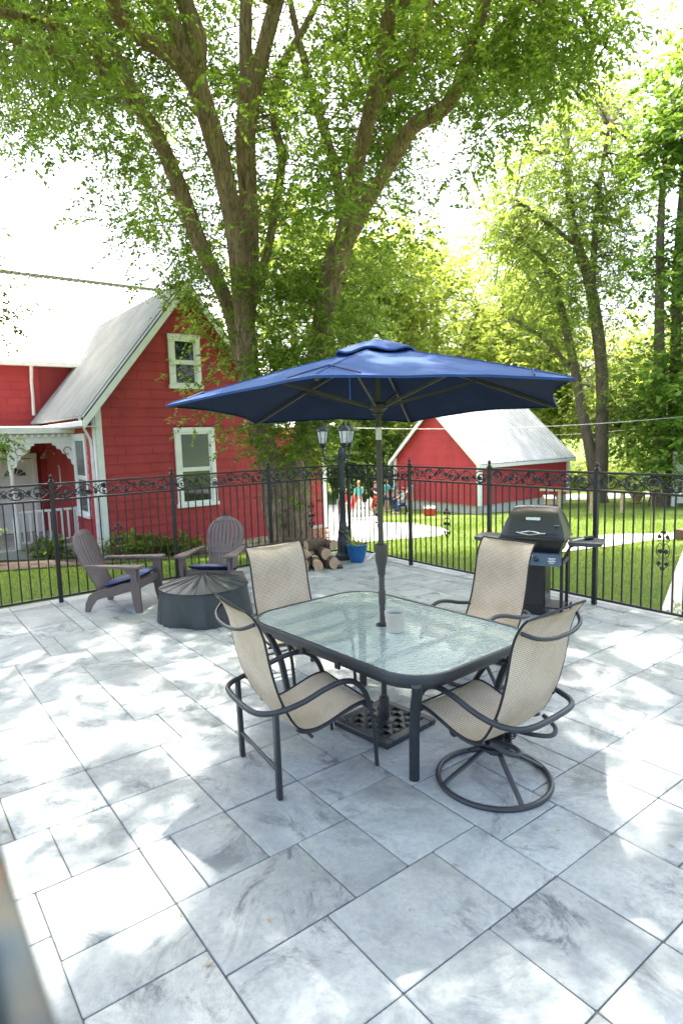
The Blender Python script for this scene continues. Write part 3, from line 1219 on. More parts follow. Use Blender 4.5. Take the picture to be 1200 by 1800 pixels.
# ================================================================== UMBRELLA
def umbrella():
    cx, cy = .257, 4.063
    root = thing('patio_umbrella', 'open navy blue patio umbrella standing through the glass table', 'umbrella', (cx, cy, 0))
    Bz = M['bronze']
    tips = [Vector(p) - Vector((cx, cy, 0)) for p in ((-1.03, 3.73, 2.21), (-.10, 2.79, 2.27), (1.18, 3.12, 2.25), (1.54, 4.39, 2.165), (.61, 5.34, 2.105), (-.67, 5.01, 2.125))]
    peak = Vector((.0, 0, 2.555))
    n = 10
    b = MB()
    rows = []
    for k in range(6):
        A, B = tips[k], tips[(k + 1) % 6]
        for j in range(6):
            u = j / 6
            row = []
            for i in range(n + 1):
                v = .02 + .98 * i / n
                e = A.lerp(B, u)
                sagi = 4 * u * (1 - u)
                p = peak.lerp(e, v * (1 - .055 * sagi * v))
                p.z += -.018 * sagi * math.sin(PI * v) + .012 * math.sin(PI * v) + .0045 * sagi * math.sin(9 * v + 5 * u + k) * v + .003 * math.sin(26 * u + 2 * k) * v * v * sagi
                row.append(p)
            # short hanging hem
            q = row[-1].copy()
            q.z -= .012
            q.xy *= .998
            row.append(q)
            rows.append(row)
    b.grid(rows, closed_u=True)
    n1 = len(b.v)
    # inner face of the same cloth, underside shade painted in as darker navy
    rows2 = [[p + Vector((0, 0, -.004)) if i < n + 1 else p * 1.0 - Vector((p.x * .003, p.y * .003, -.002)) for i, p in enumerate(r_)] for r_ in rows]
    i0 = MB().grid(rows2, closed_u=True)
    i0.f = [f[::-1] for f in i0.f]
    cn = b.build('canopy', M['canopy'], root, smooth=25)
    i0.build('canopy_shaded_face', M['shaded_canopy'], cn, smooth=25)
    hub = Vector((0, 0, 2.175))
    for k in range(6):
        T = tips[k]
        nx = Vector((-T.y, T.x, 0)).normalized()
        def rp(v, dz=-.018):
            p = peak.lerp(T, v)
            return p + Vector((0, 0, .012 * math.sin(PI * v) + dz))
        rb = MB().bar(rp(.03), rp(.5), .016, .022).bar(rp(.5), rp(.985), .016, .022).build('rib', Bz, root)
        st = MB().bar(hub + Vector((T.x, T.y, 0)).normalized() * .035, rp(.52, -.03), .013, .018).build('strut', Bz, rb)
        # corner pocket sewn on the cloth
        pk = MB()
        pts = []
        for sgn in range(-6, 7):
            u = sgn / 6
            nb = tips[(k + 1) % 6] if u >= 0 else tips[k - 1]
            uu = abs(u) * .16
            v = .83 + .155 * abs(u) ** 1.2
            e = T.lerp(nb, uu)
            p = peak.lerp(e, v)
            p.z += .010 + .012 * math.sin(PI * v)
            pts.append(p)
        pk.tube(pts, .0045, 5)
        pk.build('corner_seam', M['navy'], cn)
    for k in range(6):
        MB().tube([peak.lerp(tips[k], v) + Vector((0, 0, .012 * math.sin(PI * v) + .002)) for v in [.12 + .86 * i / 12 for i in range(13)]], .0035, 5).build('panel_seam', M['canopy'], cn)
    tie = tips[1].lerp(tips[2], .12)
    MB().bar(tie + Vector((0, 0, -.01)), tie + Vector((0, 0, -.11)), .022, .003).build('tie_strap', M['canopy'], cn)
    # vent cap
    b = MB()
    rows = []
    for k in range(36):
        a = 2 * PI * k / 36
        w = .012 * math.sin(6 * a)
        rows.append([Vector((r_ * math.cos(a), r_ * math.sin(a), z + w * r_ / .25)) for r_, z in ((.012, 2.602), (.08, 2.588), (.17, 2.558), (.262, 2.523), (.262, 2.512), (.20, 2.532), (.05, 2.57))])
    b.grid(rows, closed_u=True)
    b.build('vent_cap', M['canopy'], root, smooth=50)
    MB().lathe([(.034, 2.592), (.034, 2.604), (.018, 2.612), (.020, 2.620), (.012, 2.630), (.003, 2.637)], 16).build('finial', M['galv'], root)
    MB().tube([(0, 0, .03), (0, 0, 2.60)], .0195, 14).build('pole', Bz, root)
    MB().tube([(0, 0, 1.965), (0, 0, 2.045)], .0205, 14).build('sleeve', M['alu'], root)
    MB().lathe([(.024, 2.125), (.040, 2.13), (.036, 2.14), (.040, 2.155), (.062, 2.165), (.062, 2.195), (.040, 2.205)], 16).build('runner_hub', Bz, root)
    MB().lathe([(.040, 2.535), (.052, 2.55), (.052, 2.57), (.03, 2.58)], 14).build('top_hub', Bz, root)
    MB().lathe([(.022, 1.06), (.026, 1.07), (.027, 1.10), (.040, 1.16), (.044, 1.25), (.042, 1.27), (.030, 1.278), (.021, 1.28)], 14).build('crank_housing', Bz, root)
    cr = MB()
    cr.tube([(-.03, -.01, 1.215), (-.055, -.014, 1.21), (-.075, -.016, 1.185), (-.095, -.02, 1.178)], .0055, 6)
    cr.build('crank_handle', M['alu'], root)
    MB().lathe([(.0225, .86), (.024, .865), (.024, .95), (.0225, .955)], 14).build('pole_joint', Bz, root)
    # cast base: frame plus woven strips
    rz = math.radians(-46.6)
    bs = bpy.data.objects.new('cast_base', None)
    b = MB()
    hs = .25
    for (c, d) in (((0, hs - .03, .022), (2 * hs, .06, .044)), ((0, -hs + .03, .022), (2 * hs, .06, .044)), ((hs - .03, 0, .022), (.06, 2 * hs - .12, .044)), ((-hs + .03, 0, .022), (.06, 2 * hs - .12, .044))):
        b.box(c, d, bev=.006)
    base = b.build('cast_base', M['frame'], root, smooth=30)
    bpy.data.objects.remove(bs)
    base.rotation_euler.z = rz
    L = 2 * hs - .12
    m_ = 6
    for ax in (0, 1):
        for k in range(m_):
            o = -L / 2 + L * (k + .5) / m_
            vs, fs = [], []
            ns = 24
            for i in range(ns + 1):
                s = -L / 2 + L * i / ns
                z = .034 + .008 * math.cos(PI * (s + L / 2) / (L / m_) + (k + ax) * PI + PI / 2 * 0)
                for q, dz in ((-.022, 0), (.022, 0), (.022, -.012), (-.022, -.012)):
                    p = (s, o + q, z + dz) if ax == 0 else (o + q, s, z + dz)
                    vs.append(p)
            for i in range(ns):
                for q in range(4):
                    w = (q + 1) % 4
                    fs.append((i * 4 + q, (i + 1) * 4 + q, (i + 1) * 4 + w, i * 4 + w) if ax == 1 else (i * 4 + w, (i + 1) * 4 + w, (i + 1) * 4 + q, i * 4 + q))
            MB().add(vs, fs).build('woven_strip', M['frame'], base, smooth=60)
    MB().lathe([(.07, .03), (.07, .046), (.055, .052), (.034, .056), (.034, .20), (.028, .21)], 18).build('base_collar', M['frame'], base)
    MB().box((0, 0, .008), (L, L, .006)).build('base_floor', M['black'], base)
    return root


umbrella()


# ================================================================== FIRE PIT COVER, ADIRONDACK CHAIRS
def fire_pit():
    root = thing('fire_pit_cover', 'round black vinyl cover with a pleated cone top over a fire pit', 'fire pit', (-1.58, 6.85, 0))
    R, H = .475, .375
    nseg = 96
    r = random.Random(4)
    fold = [(r.uniform(0, 6.28), r.choice([5, 7, 9, 11, 14]), r.uniform(.004, .012)) for _ in range(6)]
    def wob(a, z):
        s = sum(A * math.sin(n * a + p + 1.2 * z) for p, n, A in fold)
        return s
    rows = []
    for k in range(nseg):
        a = 2 * PI * k / nseg
        row = []
        for z in (0.0, .015, .06, .12, .19, .26, .33, H - .01):
            t = 1 - z / H
            rr = R + .004 + .030 * t + wob(a, z) * (.3 + 1.1 * t) + .007 * math.sin(31 * a + 4 * z) * t + (.012 * math.sin(23 * a) * max(0, t - .7))
            row.append(Vector((rr * math.cos(a), rr * math.sin(a), z + (.010 * math.sin(9 * a + 1) if z > 0.01 and z < .02 else 0))))
        rows.append(row)
    skirt = MB().grid(rows, closed_u=True).build('skirt', M['vinyl'], root, smooth=70)
    rows = []
    for k in range(nseg):
        a = 2 * PI * k / nseg
        row = []
        for i in range(11):
            v = i / 10
            rr = (R + .012) * (1 - v) + .004
            z = H - .004 + .135 * v ** 1.05
            pl = abs(math.sin(8 * a + .5 * math.sin(3 * a)))
            z += -.020 * (1 - pl) ** 3 * math.sin(PI * min(1, v * 1.05)) + .006 * math.sin(11 * a + 5 * v) * math.sin(PI * v)
            row.append(Vector((rr * math.cos(a), rr * math.sin(a), z)))
        rows.append(row)
    MB().grid(rows, closed_u=True).build('cone_top', M['vinyl'], root, smooth=70)
    P = [Vector(((R + .012 + wob(a, .33) * .4) * math.cos(a), (R + .012 + wob(a, .33) * .4) * math.sin(a), H - .006)) for a in [2 * PI * i / 60 for i in range(60)]]
    MB().tube(P, .0065, 6, closed=True).build('seam_piping', M['piping'], root)
    for k in range(16):
        a = 2 * PI * k / 16
        MB().tube([((R + .012) * (1 - v) * math.cos(a), (R + .012) * (1 - v) * math.sin(a), H + .002 + .135 * v ** 1.05) for v in (0, .25, .5, .75, .97)], .0035, 5).build('radial_seam', M['piping'], root)


fire_pit()


def adirondack():
    root = thing('adirondack_chair', '', 'chair', group='brown resin adirondack chairs')
    Bn = M['brown']
    # back: fan of slats on a reclined plane
    O = Vector((0, -.20, .24))
    Y = Vector((0, -.375, .93)).normalized()
    X = Vector((1, 0, 0))
    Nn = X.cross(Y)
    Hb = .78
    def halfw(s):
        s /= Hb
        if s < .30:
            return .185 + .02 * (s / .3)
        if s < .72:
            return .205 + .050 * math.sin((s - .30) / .42 * PI / 2)
        return .255 * math.sqrt(max(0, 1 - ((s - .72) / .285) ** 2)) * .92 + .255 * .08 * (1 - (s - .72) / .28)
    n = 7
    ss = [Hb * i / 16 for i in range(17)]
    def curve(u, s):        # shallow dish of the back
        return Nn * (.045 * u * u) + Nn * (.02 * math.sin(PI * s / Hb))
    back = bpy.data.objects.new('backrest', None)
    def strip(u0, u1, s0, s1, th=.016, k=8):
        vs, fs = [], []
        for i in range(k + 1):
            s = s0 + (s1 - s0) * i / k
            w = halfw(s)
            for (u, d) in ((u0, 0), (u1, 0), (u1, -th), (u0, -th)):
                vs.append(O + X * (u * w) + Y * s + curve(u, s) + Nn * d)
        for i in range(k):
            for q in range(4):
                w = (q + 1) % 4
                fs.append((i * 4 + q, i * 4 + w, (i + 1) * 4 + w, (i + 1) * 4 + q))
        fs.append((3, 2, 1, 0))
        fs.append(tuple(k * 4 + q for q in range(4)))
        return MB().add(vs, fs)
    bpy.data.objects.remove(back)
    rim = MB()
    full = 12
    # solid outer rim, top band and waist band
    for (a, b_) in ((-1, -.80), (.80, 1)):
        m_ = strip(a, b_, 0, Hb * .97, .02, 14)
        rim.add(m_.v, m_.f)
    for (s0, s1) in ((Hb * .90, Hb * .985), (Hb * .34, Hb * .40)):
        for q in range(full):
            u0, u1 = -.8 + 1.6 * q / full, -.8 + 1.6 * (q + 1) / full
            m_ = strip(u0, u1, s0, s1, .018, 2)
            rim.add(m_.v, m_.f)
    back = rim.build('backrest', Bn, root, smooth=35)
    for k in range(n):
        u0, u1 = -.78 + 1.56 * k / n, -.78 + 1.56 * (k + 1) / n
        strip(u0 + .022, u1 - .022, .0, Hb * .91, .013, 12).build('back_slat', Bn, back, smooth=35)
    # seat slats following a dipped curve
    prof = catmull([(0, .30, .345), (0, .27, .362), (0, .10, .325), (0, -.06, .275), (0, -.20, .235)], 5)
    N = len(prof)
    step = [0, 3, 6, 9, 12, 15, 18, N - 1]
    for i in range(len(step) - 1):
        a, b_ = prof[step[i]], prof[step[i + 1]]
        d = (b_ - a).normalized() * .006
        MB().bar(a + d, b_ - d, .50, .016, bev=.003).build('seat_slat', Bn, root, smooth=30)
    MB().box((0, .305, .315), (.56, .018, .085), bev=.004).build('front_apron', Bn, root, smooth=30)
    for sx in (-1, 1):
        # side rail that becomes the rear leg
        P = [(.30, .36), (.30, .265), (.18, .245), (.02, .195), (-.12, .175), (-.22, .14), (-.285, .06), (-.31, 0), (-.375, 0), (-.36, .10), (-.31, .20), (-.22, .255), (-.05, .285), (.12, .345)]
        MB().prism(P[::-1], (sx * .022, 0, 0), (sx * .262, 0, 0), (0, 1, 0), (0, 0, 1)).build('rear_leg', Bn, root, smooth=30)
        # front leg, flared and tapered
        q = [(.345, .535), (.255, .535), (.235, .30), (.255, .12), (.285, 0), (.355, 0), (.345, .2)]
        MB().prism(q[::-1], (sx * .040, 0, 0), (sx * .290, 0, 0), (0, 1, 0), (0, 0, 1)).build('front_leg', Bn, root, smooth=30)
        a = [(.39, .245), (.385, .385), (.33, .405), (.10, .375), (-.30, .325), (-.36, .29), (-.34, .25), (.0, .265)]
        poly = [(sx * x, y) for y, x in a]
        MB().prism(poly, (0, 0, .026), (0, 0, .540), (1, 0, 0), (0, 1, 0)).build('armrest', Bn, root, smooth=30)
        MB().prism([(.16, .535), (.33, .535), (.33, .38), (.26, .45)], (sx * .018, 0, 0), (sx * .335, 0, 0), (0, 1, 0), (0, 0, 1)).build('arm_bracket', Bn, root, smooth=30)
    return root


def cushion_mesh():
    rows = []
    nx, ny = 14, 14
    b = MB()
    for sgn in (1, -1):
        g = []
        for i in range(nx + 1):
            row = []
            for j in range(ny + 1):
                u, v = i / nx * 2 - 1, j / ny * 2 - 1
                e = (1 - abs(u) ** 6) * (1 - abs(v) ** 6)
                row.append(Vector((u * .255 * (1 - .02 * v * v), v * .245, sgn * .036 * max(0, e) ** .45)))
            g.append(row)
        m_ = MB().grid(g)
        b.add(m_.v, m_.f if sgn < 0 else [f[::-1] for f in m_.f])
    return b


AD1 = adirondack()
AD1['label'] = 'brown adirondack chair seen from the side, farther from the log pile'
AD1.location = (-2.68, 7.40, 0)
AD1.rotation_euler.z = math.radians(-7 - 90)
AD2 = copy_tree(AD1)
AD2['label'] = 'brown adirondack chair facing us, directly behind the covered fire pit'
AD2.location = (-1.66, 7.88, 0)
AD2.rotation_euler.z = math.radians(-99 - 90)
cm = cushion_mesh()
for ad, lb in ((AD1, 'navy blue cushion on the adirondack chair that is seen from the side'), (AD2, 'navy blue cushion on the adirondack chair facing us')):
    Rz = Matrix.Rotation(ad.rotation_euler.z, 4, 'Z')
    o = cm.build('seat_cushion', M['navy'], smooth=70, label=lb, cat='cushion', group='navy cushions on the adirondack chairs')
    tilt = math.atan2(.362 - .235, .47)
    o.matrix_world = Matrix.Translation(ad.location) @ Rz @ Matrix.Translation((0, .075, .362)) @ Matrix.Rotation(tilt, 4, 'X')


# ================================================================== GRILL
def grill():
    root = thing('gas_grill', 'black gas grill with domed lid and grey side shelves by the lawn fence', 'grill', (2.12, 6.66, 0), math.radians(-30))
    G, S = M['grill'], M['grillgrey']
    prof = [(-.235, .845), (-.240, .875), (-.215, .93), (-.165, 1.03), (-.115, 1.115), (-.06, 1.165), (.02, 1.185), (.10, 1.175), (.165, 1.13), (.20, 1.03), (.215, .93), (.215, .845)]
    rows = []
    for x, k, dz in ((-.335, .90, -.04), (-.330, .955, -.012), (-.315, .98, -.004), (-.24, 1, 0), (-.12, 1, .004), (0, 1, .005), (.12, 1, .004), (.24, 1, 0), (.315, .98, -.004), (.330, .955, -.012), (.335, .90, -.04)):
        rows.append([Vector((x * (1 - .30 * max(0, (z - .90) / .285) ** 1.3), y * k, .845 + (z - .845) * k + (dz if z > .9 else 0))) for y, z in prof])
    b = MB().grid(rows)
    n = len(prof)
    b.f.append(tuple(range(n))[::-1])
    b.f.append(tuple(range((len(rows) - 1) * n, len(rows) * n)))
    b.f = [f[::-1] for f in b.f]
    lid = b.build('lid', G, root, smooth=38)
    e = MB()
    e.bar((-.34, -.245, .852), (.34, -.245, .852), .02, .022, bev=.004)
    for sx in (-1, 1):
        e.bar((sx * .338, -.24, .852), (sx * .338, .22, .852), .02, .022, bev=.004)
    e.build('lid_rim', G, lid)
    h = MB().tube(catmull([(-.15, -.245, .905), (-.145, -.285, .925), (-.07, -.295, .915), (0, -.30, .905), (.07, -.295, .915), (.145, -.285, .925), (.15, -.245, .905)], 4), .008, 8)
    h.tube(catmull([(-.10, -.285, .925), (0, -.305, .945), (.10, -.285, .925)], 4), .0065, 8)
    h.build('lid_handle', M['chrome'], lid)
    d = Vector((0, .05, .10)).normalized()
    MB().bar((-.075, -.158, 1.058), (.075, -.158, 1.058), .008, .034, up=d, bev=.002).build('name_plate', M['chrome'], lid)
    MB().lathe([(.030, 0), (.030, .006), (.0, .007)], 16).build('thermometer', M['chrome'], lid).location = (.25, -.19, 1.0)
    # firebox
    b = MB()
    top = [(-.325, -.225), (.325, -.225), (.325, .205), (-.325, .205)]
    bot = [(-.27, -.165), (.27, -.165), (.27, .16), (-.27, .16)]
    b.add([(*p, .70) for p in bot] + [(*p, .842) for p in top], [(3, 2, 1, 0), (4, 5, 6, 7)] + [(i, (i + 1) % 4, 4 + (i + 1) % 4, 4 + i) for i in range(4)])
    b.build('firebox', G, root, smooth=0)
    cpn = MB()
    cpn.add([(-.30, -.305, .585), (.30, -.305, .585), (.30, -.235, .70), (-.30, -.235, .70), (-.30, -.13, .585), (.30, -.13, .585), (.30, -.13, .70), (-.30, -.13, .70)],
            [(0, 1, 2, 3), (4, 7, 6, 5), (0, 4, 5, 1), (3, 2, 6, 7), (1, 5, 6, 2), (0, 3, 7, 4)])
    cp = cpn.build('control_panel', M['panelblue'], root, smooth=0)
    nrm = Vector((0, -.115, .07)).normalized()
    for x in (-.06, .06):
        c = Vector((x, -.27, .643))
        MB().tube([c, c + nrm * .035], .024, 12).build('knob', M['black'], cp)
    upv = Vector((0, .07, .115)).normalized()
    lbl = MB()
    for x, w, z in ((-.25, .07, .02), (-.25, .05, 0), (-.25, .06, -.02), (-.15, .07, .02), (-.15, .05, 0), (.22, .08, .02), (.22, .06, .005), (.22, .08, -.012), (.22, .05, -.03), (0, .04, .036)):
        c = Vector((x, -.27, .643)) + nrm * .002 + upv * z
        lbl.bar(c - Vector((w / 2, 0, 0)), c + Vector((w / 2, 0, 0)), .0025, .006, up=upv)
    lbl.build('panel_print', M['white'], cp)
    for sx, w in ((-1, .29), (1, .33)):
        cx_ = sx * (.355 + w / 2)
        poly = [(p[0] + cx_, p[1] - .02) for p in rrect(w / 2, .185, .06, 5)]
        sh = MB().prism(poly, (0, 0, .034), (0, 0, .80)).build('side_shelf', S, root, smooth=30)
        MB().tube(catmull([(sx * .31, -.14, .62), (sx * .36, -.14, .74), (sx * .42, -.14, .79), (sx * (.36 + w - .05), -.14, .795)], 3), .012, 8).build('shelf_bracket', M['black'], sh)
    MB().box((-.10, -.15, .31), (.44, .012, .60), bev=.003).build('front_door', G, root)
    MB().box((.125, .0, .31), (.012, .28, .60), bev=.003).build('side_panel', G, root)
    for sx in (-1, 1):
        for sy in (-1, 1):
            MB().box((sx * .30, .0 + sy * .155, .34), (.032, .032, .64), bev=.004).build('leg', M['black'], root)
    MB().box((0, 0, .10), (.62, .34, .02), bev=.003).build('bottom_shelf', M['black'], root)
    MB().bar((-.30, -.155, .60), (.30, -.155, .60), .03, .04).bar((.30, -.155, .60), (.30, .155, .60), .03, .04).bar((-.30, -.155, .60), (-.30, .155, .60), .03, .04).build('cart_frame', M['black'], root)
    for sx in (-1, 1):
        MB().tube([(sx * .335, .155, .055), (sx * .355, .155, .055)], .055, 16).build('wheel', M['black'], root)
    tk = thing('gas_cylinder', 'pale gas cylinder standing on the grill bottom shelf behind its door', 'gas cylinder')
    MB().lathe([(.10, 0), (.15, .01), (.155, .06), (.155, .26), (.13, .33), (.06, .36), (.06, .42), (.0, .42)], 20).build('tank', M['white'], tk)
    tk.location = root.location + Matrix.Rotation(math.radians(-30), 3, 'Z') @ Vector((-.06, .02, .111))
    br = thing('grill_brush', 'small black and white grill tool lying on the side shelf by the lid', 'grill tool')
    MB().tube([(0, 0, .02), (.10, 0, .022)], .022, 8).build('head', M['black'], br)
    MB().tube([(0, 0, .02), (-.16, -.02, .01)], .007, 6).build('handle', M['white'], br)
    br.location = root.location + Matrix.Rotation(math.radians(-30), 3, 'Z') @ Vector((.50, -.02, .835))
    br.rotation_euler.z = math.radians(15)


grill()


# ================================================================== LAMP, POT, LOGS
def lamp_post():
    root = thing('lamp_post', 'black three-lantern lamp post in the fence corner beside the blue pot', 'lamp post', (.02, 9.90, 0), math.radians(4))
    D = M['frame']
    MB().lathe([(.155, 0), (.155, .035), (.140, .045), (.140, .07), (.115, .09), (.105, .13), (.098, .36), (.085, .40), (.092, .43), (.092, .46), (.075, .48), (.078, .52), (.062, .56), (.055, .62)], 24).build('base', D, root)
    MB().lathe([(.052, .60), (.050, 1.10), (.057, 1.11), (.057, 1.14), (.048, 1.15), (.044, 1.66), (.060, 1.67), (.060, 1.70), (.046, 1.71), (.046, 1.80), (.03, 1.82)], 20).build('column', D, root)
    def lantern(k):
        b = MB()
        n = 6
        b.lathe([(.02, .0), (.035, .01), (.055, .055), (.062, .065), (.062, .08)], n)
        b.lathe([(.098, .268), (.110, .275), (.104, .29), (.078, .325), (.040, .35), (.030, .36), (.036, .37), (.014, .385), (.018, .40), (.003, .42)], n)
        for i in range(n):
            a = 2 * PI * i / n
            b.bar((.060 * math.cos(a), .060 * math.sin(a), .075), (.092 * math.cos(a), .092 * math.sin(a), .272), .010, .010)
        o = b.build('lantern', D, root)
        MB().lathe([(.052, .08), (.082, .266)], n).build('lantern_glass', M['lantern'], o, smooth=0)
        return o
    for a, r_ in ((178, .285), (-82, .26), (52, .24)):
        a = math.radians(a)
        c, s = math.cos(a), math.sin(a)
        arm = catmull([(.04 * c, .04 * s, 1.64), (.12 * c, .12 * s, 1.60), (.22 * c * r_ / .26, .22 * s * r_ / .26, 1.62), (r_ * c, r_ * s, 1.70), (r_ * c, r_ * s, 1.815)], 5)
        b = MB().tube(arm, .014, 8)
        b.tube(spiral_xy(c, s, .10, 1.655, .028), .008, 6)
        b.build('arm', D, root)
        o = lantern(0)
        o.location = (r_ * c, r_ * s, 1.805)


def spiral_xy(c, s, r0, z, R):
    return [((r0 + (R - R * .7 * i / 14) * math.cos(i * .6)) * c, (r0 + (R - R * .7 * i / 14) * math.cos(i * .6)) * s, z + (R - R * .7 * i / 14) * math.sin(i * .6)) for i in range(15)]


lamp_post()


def blade(b, base, az, L, w, lift, droop, n=5):
    d = Vector((math.cos(az), math.sin(az), 0))
    s = Vector((-d.y, d.x, 0))
    vs, fs = [], []
    for i in range(n + 1):
        t = i / n
        p = Vector(base) + d * (L * t * math.cos(lift) + 0) + Vector((0, 0, L * (math.sin(lift) * t - droop * t * t)))
        ww = w * (math.sin(PI * min(1, .12 + .88 * t)) * .9 + .1) * (1 if t < 1 else .1)
        vs += [p - s * ww / 2, p + Vector((0, 0, -.18 * ww)), p + s * ww / 2]
    for i in range(n):
        for k in (0, 1):
            fs.append((i * 3 + k, (i + 1) * 3 + k, (i + 1) * 3 + k + 1, i * 3 + k + 1))
    b.add(vs, fs)


pt = thing('flower_pot', 'bright blue glazed pot of leafy plants at the foot of the lamp post', 'plant pot', (.225, 9.66, 0))
MB().lathe([(.105, 0), (.112, .01), (.150, .15), (.168, .255), (.176, .262), (.176, .285), (.166, .287), (.158, .262), (.150, .255)], 32, capt=False).build('pot', M['potblue'], pt)
MB().lathe([(.0, .25), (.155, .25)], 20, capb=False, capt=False).build('potting_soil', M['soil'], pt)
r = random.Random(2)
b = MB()
for i in range(70):
    a = r.uniform(0, 6.28)
    q = r.uniform(0, .12)
    blade(b, (q * math.cos(a), q * math.sin(a), .25), a + r.uniform(-.8, .8), r.uniform(.06, .13), r.uniform(.03, .05), r.uniform(.4, 1.2), r.uniform(.1, .4), 3)
b.build('foliage', M['leaf4'], pt, smooth=60)
b = MB()
for i in range(9):
    a = r.uniform(2.2, 4.6)
    blade(b, (-.05, 0, .25), a, r.uniform(.25, .42), .016, r.uniform(.9, 1.4), r.uniform(.0, .3), 5)
b.build('spiky_leaves', M['leaf4'], pt, smooth=60)
b = MB()
for i in range(26):
    a, q = r.uniform(0, 6.28), r.uniform(0, .17)
    c_ = (q * math.cos(a), q * math.sin(a), .33 + r.uniform(-.01, .05))
    for j in range(5):
        blade(b, c_, j * 1.257 + a, .022, .016, .5, .2, 2)
b.build('flowers', M['petal'], pt, smooth=60)

LOGS = [  # x, y, z, yaw, roll, length, radius, kind, label
    (-.55, 9.24, .095, 82, 200, .42, .115, 'split', 'split log low in the pile, its triangular end facing us'),
    (-.34, 9.22, .080, 98, 40, .40, .085, 'round', 'small round log in front of the pile, cut end facing us'),
    (-.15, 9.30, .10, 118, 0, .42, .105, 'bark', 'rough bark-covered log at the front right foot of the pile'),
    (-.70, 9.36, .10, 95, 120, .42, .11, 'split', 'split log at the back bottom of the pile behind the chair'),
    (-.48, 9.33, .25, 75, 15, .40, .110, 'split', 'split log in the middle row of the pile with a pale cut face'),
    (-.25, 9.38, .25, 112, 100, .42, .10, 'bark', 'dark gnarled log on the right of the middle row'),
    (-.66, 9.42, .27, 100, 220, .40, .105, 'split', 'split log in the middle row, next to the trunk side'),
    (-.38, 9.38, .385, 40, 150, .40, .095, 'split', 'pale flat split log lying across the top of the pile'),
    (-.66, 9.52, .43, -28, 200, .46, .085, 'split', 'long weathered split log leaning highest at the back of the pile'),
    (-.16, 9.46, .37, 125, 30, .36, .085, 'bark', 'thick bark log at the right end of the top row'),
    (-.05, 9.20, .040, -15, 0, .30, .036, 'bark', 'thin splintered bark piece lying on the paving beside the pile')]
r = random.Random(9)
for (x, y, z, yaw, roll, L, R, kind, lb) in LOGS:
    x, y, z, L, R = -.45 + (x + .40) * .92, y, z * .88, L * .9, R * .9
    root = thing('firewood_log', lb, 'log', (x, y, z), math.radians(yaw), group='firewood logs in the pile')
    root.rotation_euler = (math.radians(roll), 0, math.radians(yaw))
    if kind == 'split':
        poly = [(R * 1.1 * math.cos(a), R * 1.1 * math.sin(a)) for a in [math.radians(q) for q in (-70, -40, -10, 20, 50, 80)]] + [(-R * .8, R * .12)]
    else:
        poly = [(R * r.uniform(.80, 1.14) * math.cos(2 * PI * k / 11), R * r.uniform(.80, 1.14) * math.sin(2 * PI * k / 11)) for k in range(11)]
    n = len(poly)
    vs = []
    for i in range(5):
        X = -L / 2 + L * i / 4
        for p in poly:
            vs.append((X, p[0] * r.uniform(.90, 1.10), p[1] * r.uniform(.90, 1.10)))
    ends = [tuple(range(n))[::-1], tuple(range(4 * n, 5 * n))]
    sides = [(i * n + k, i * n + (k + 1) % n, (i + 1) * n + (k + 1) % n, (i + 1) * n + k) for i in range(4) for k in range(n)]
    nb = 5 if kind == 'split' else n
    barkf = [f for i, f in enumerate(sides) if i % n < nb]
    woodf = [f for i, f in enumerate(sides) if i % n >= nb]
    def sub(fs):
        ids = sorted({i for f in fs for i in f})
        mp = {a: i for i, a in enumerate(ids)}
        return MB().add([vs[i] for i in ids], [tuple(mp[i] for i in f) for f in fs])
    if woodf:
        sub(woodf).build('cut_wood', M['wood'], root, smooth=30)
    for e_ in ends:
        sub([e_]).build('cut_end', M['wood'], root, smooth=0)
    sub(barkf).build('bark', M['logbark'] if kind != 'round' else M['wood'], root, smooth=30)

# ================================================================== BUILDINGS
def corrugated(O, Uv, Vv, LU, LV, pitch, amp, name, mat, parent, th=.03):
    """ribbed sheet: ribs run down the slope Vv, repeated along Uv"""
    O, Uv, Vv = Vector(O), Vector(Uv).normalized(), Vector(Vv).normalized()
    Nn = Uv.cross(Vv)
    if Nn.z < 0:
        Nn = -Nn
    n = int(LU / pitch)
    us = []
    for i in range(n):
        x = i * LU / n
        w = LU / n
        us += [(x, 0), (x + .55 * w, 0), (x + .65 * w, amp), (x + .85 * w, amp), (x + .95 * w, 0)]
    us.append((LU, 0))
    vs, fs = [], []
    for (u, a) in us:
        for v in (0, LV):
            vs.append(O + Uv * u + Vv * v + Nn * a)
            vs.append(O + Uv * u + Vv * v + Nn * (-th))
    for i in range(len(us) - 1):
        a, b = i * 4, (i + 1) * 4
        fs += [(a, b, b + 2, a + 2), (a + 1, a + 3, b + 3, b + 1), (a, a + 1, b + 1, b), (a + 2, b + 2, b + 3, a + 3)]
    return MB().add(vs, fs).build(name, mat, parent, smooth=0)


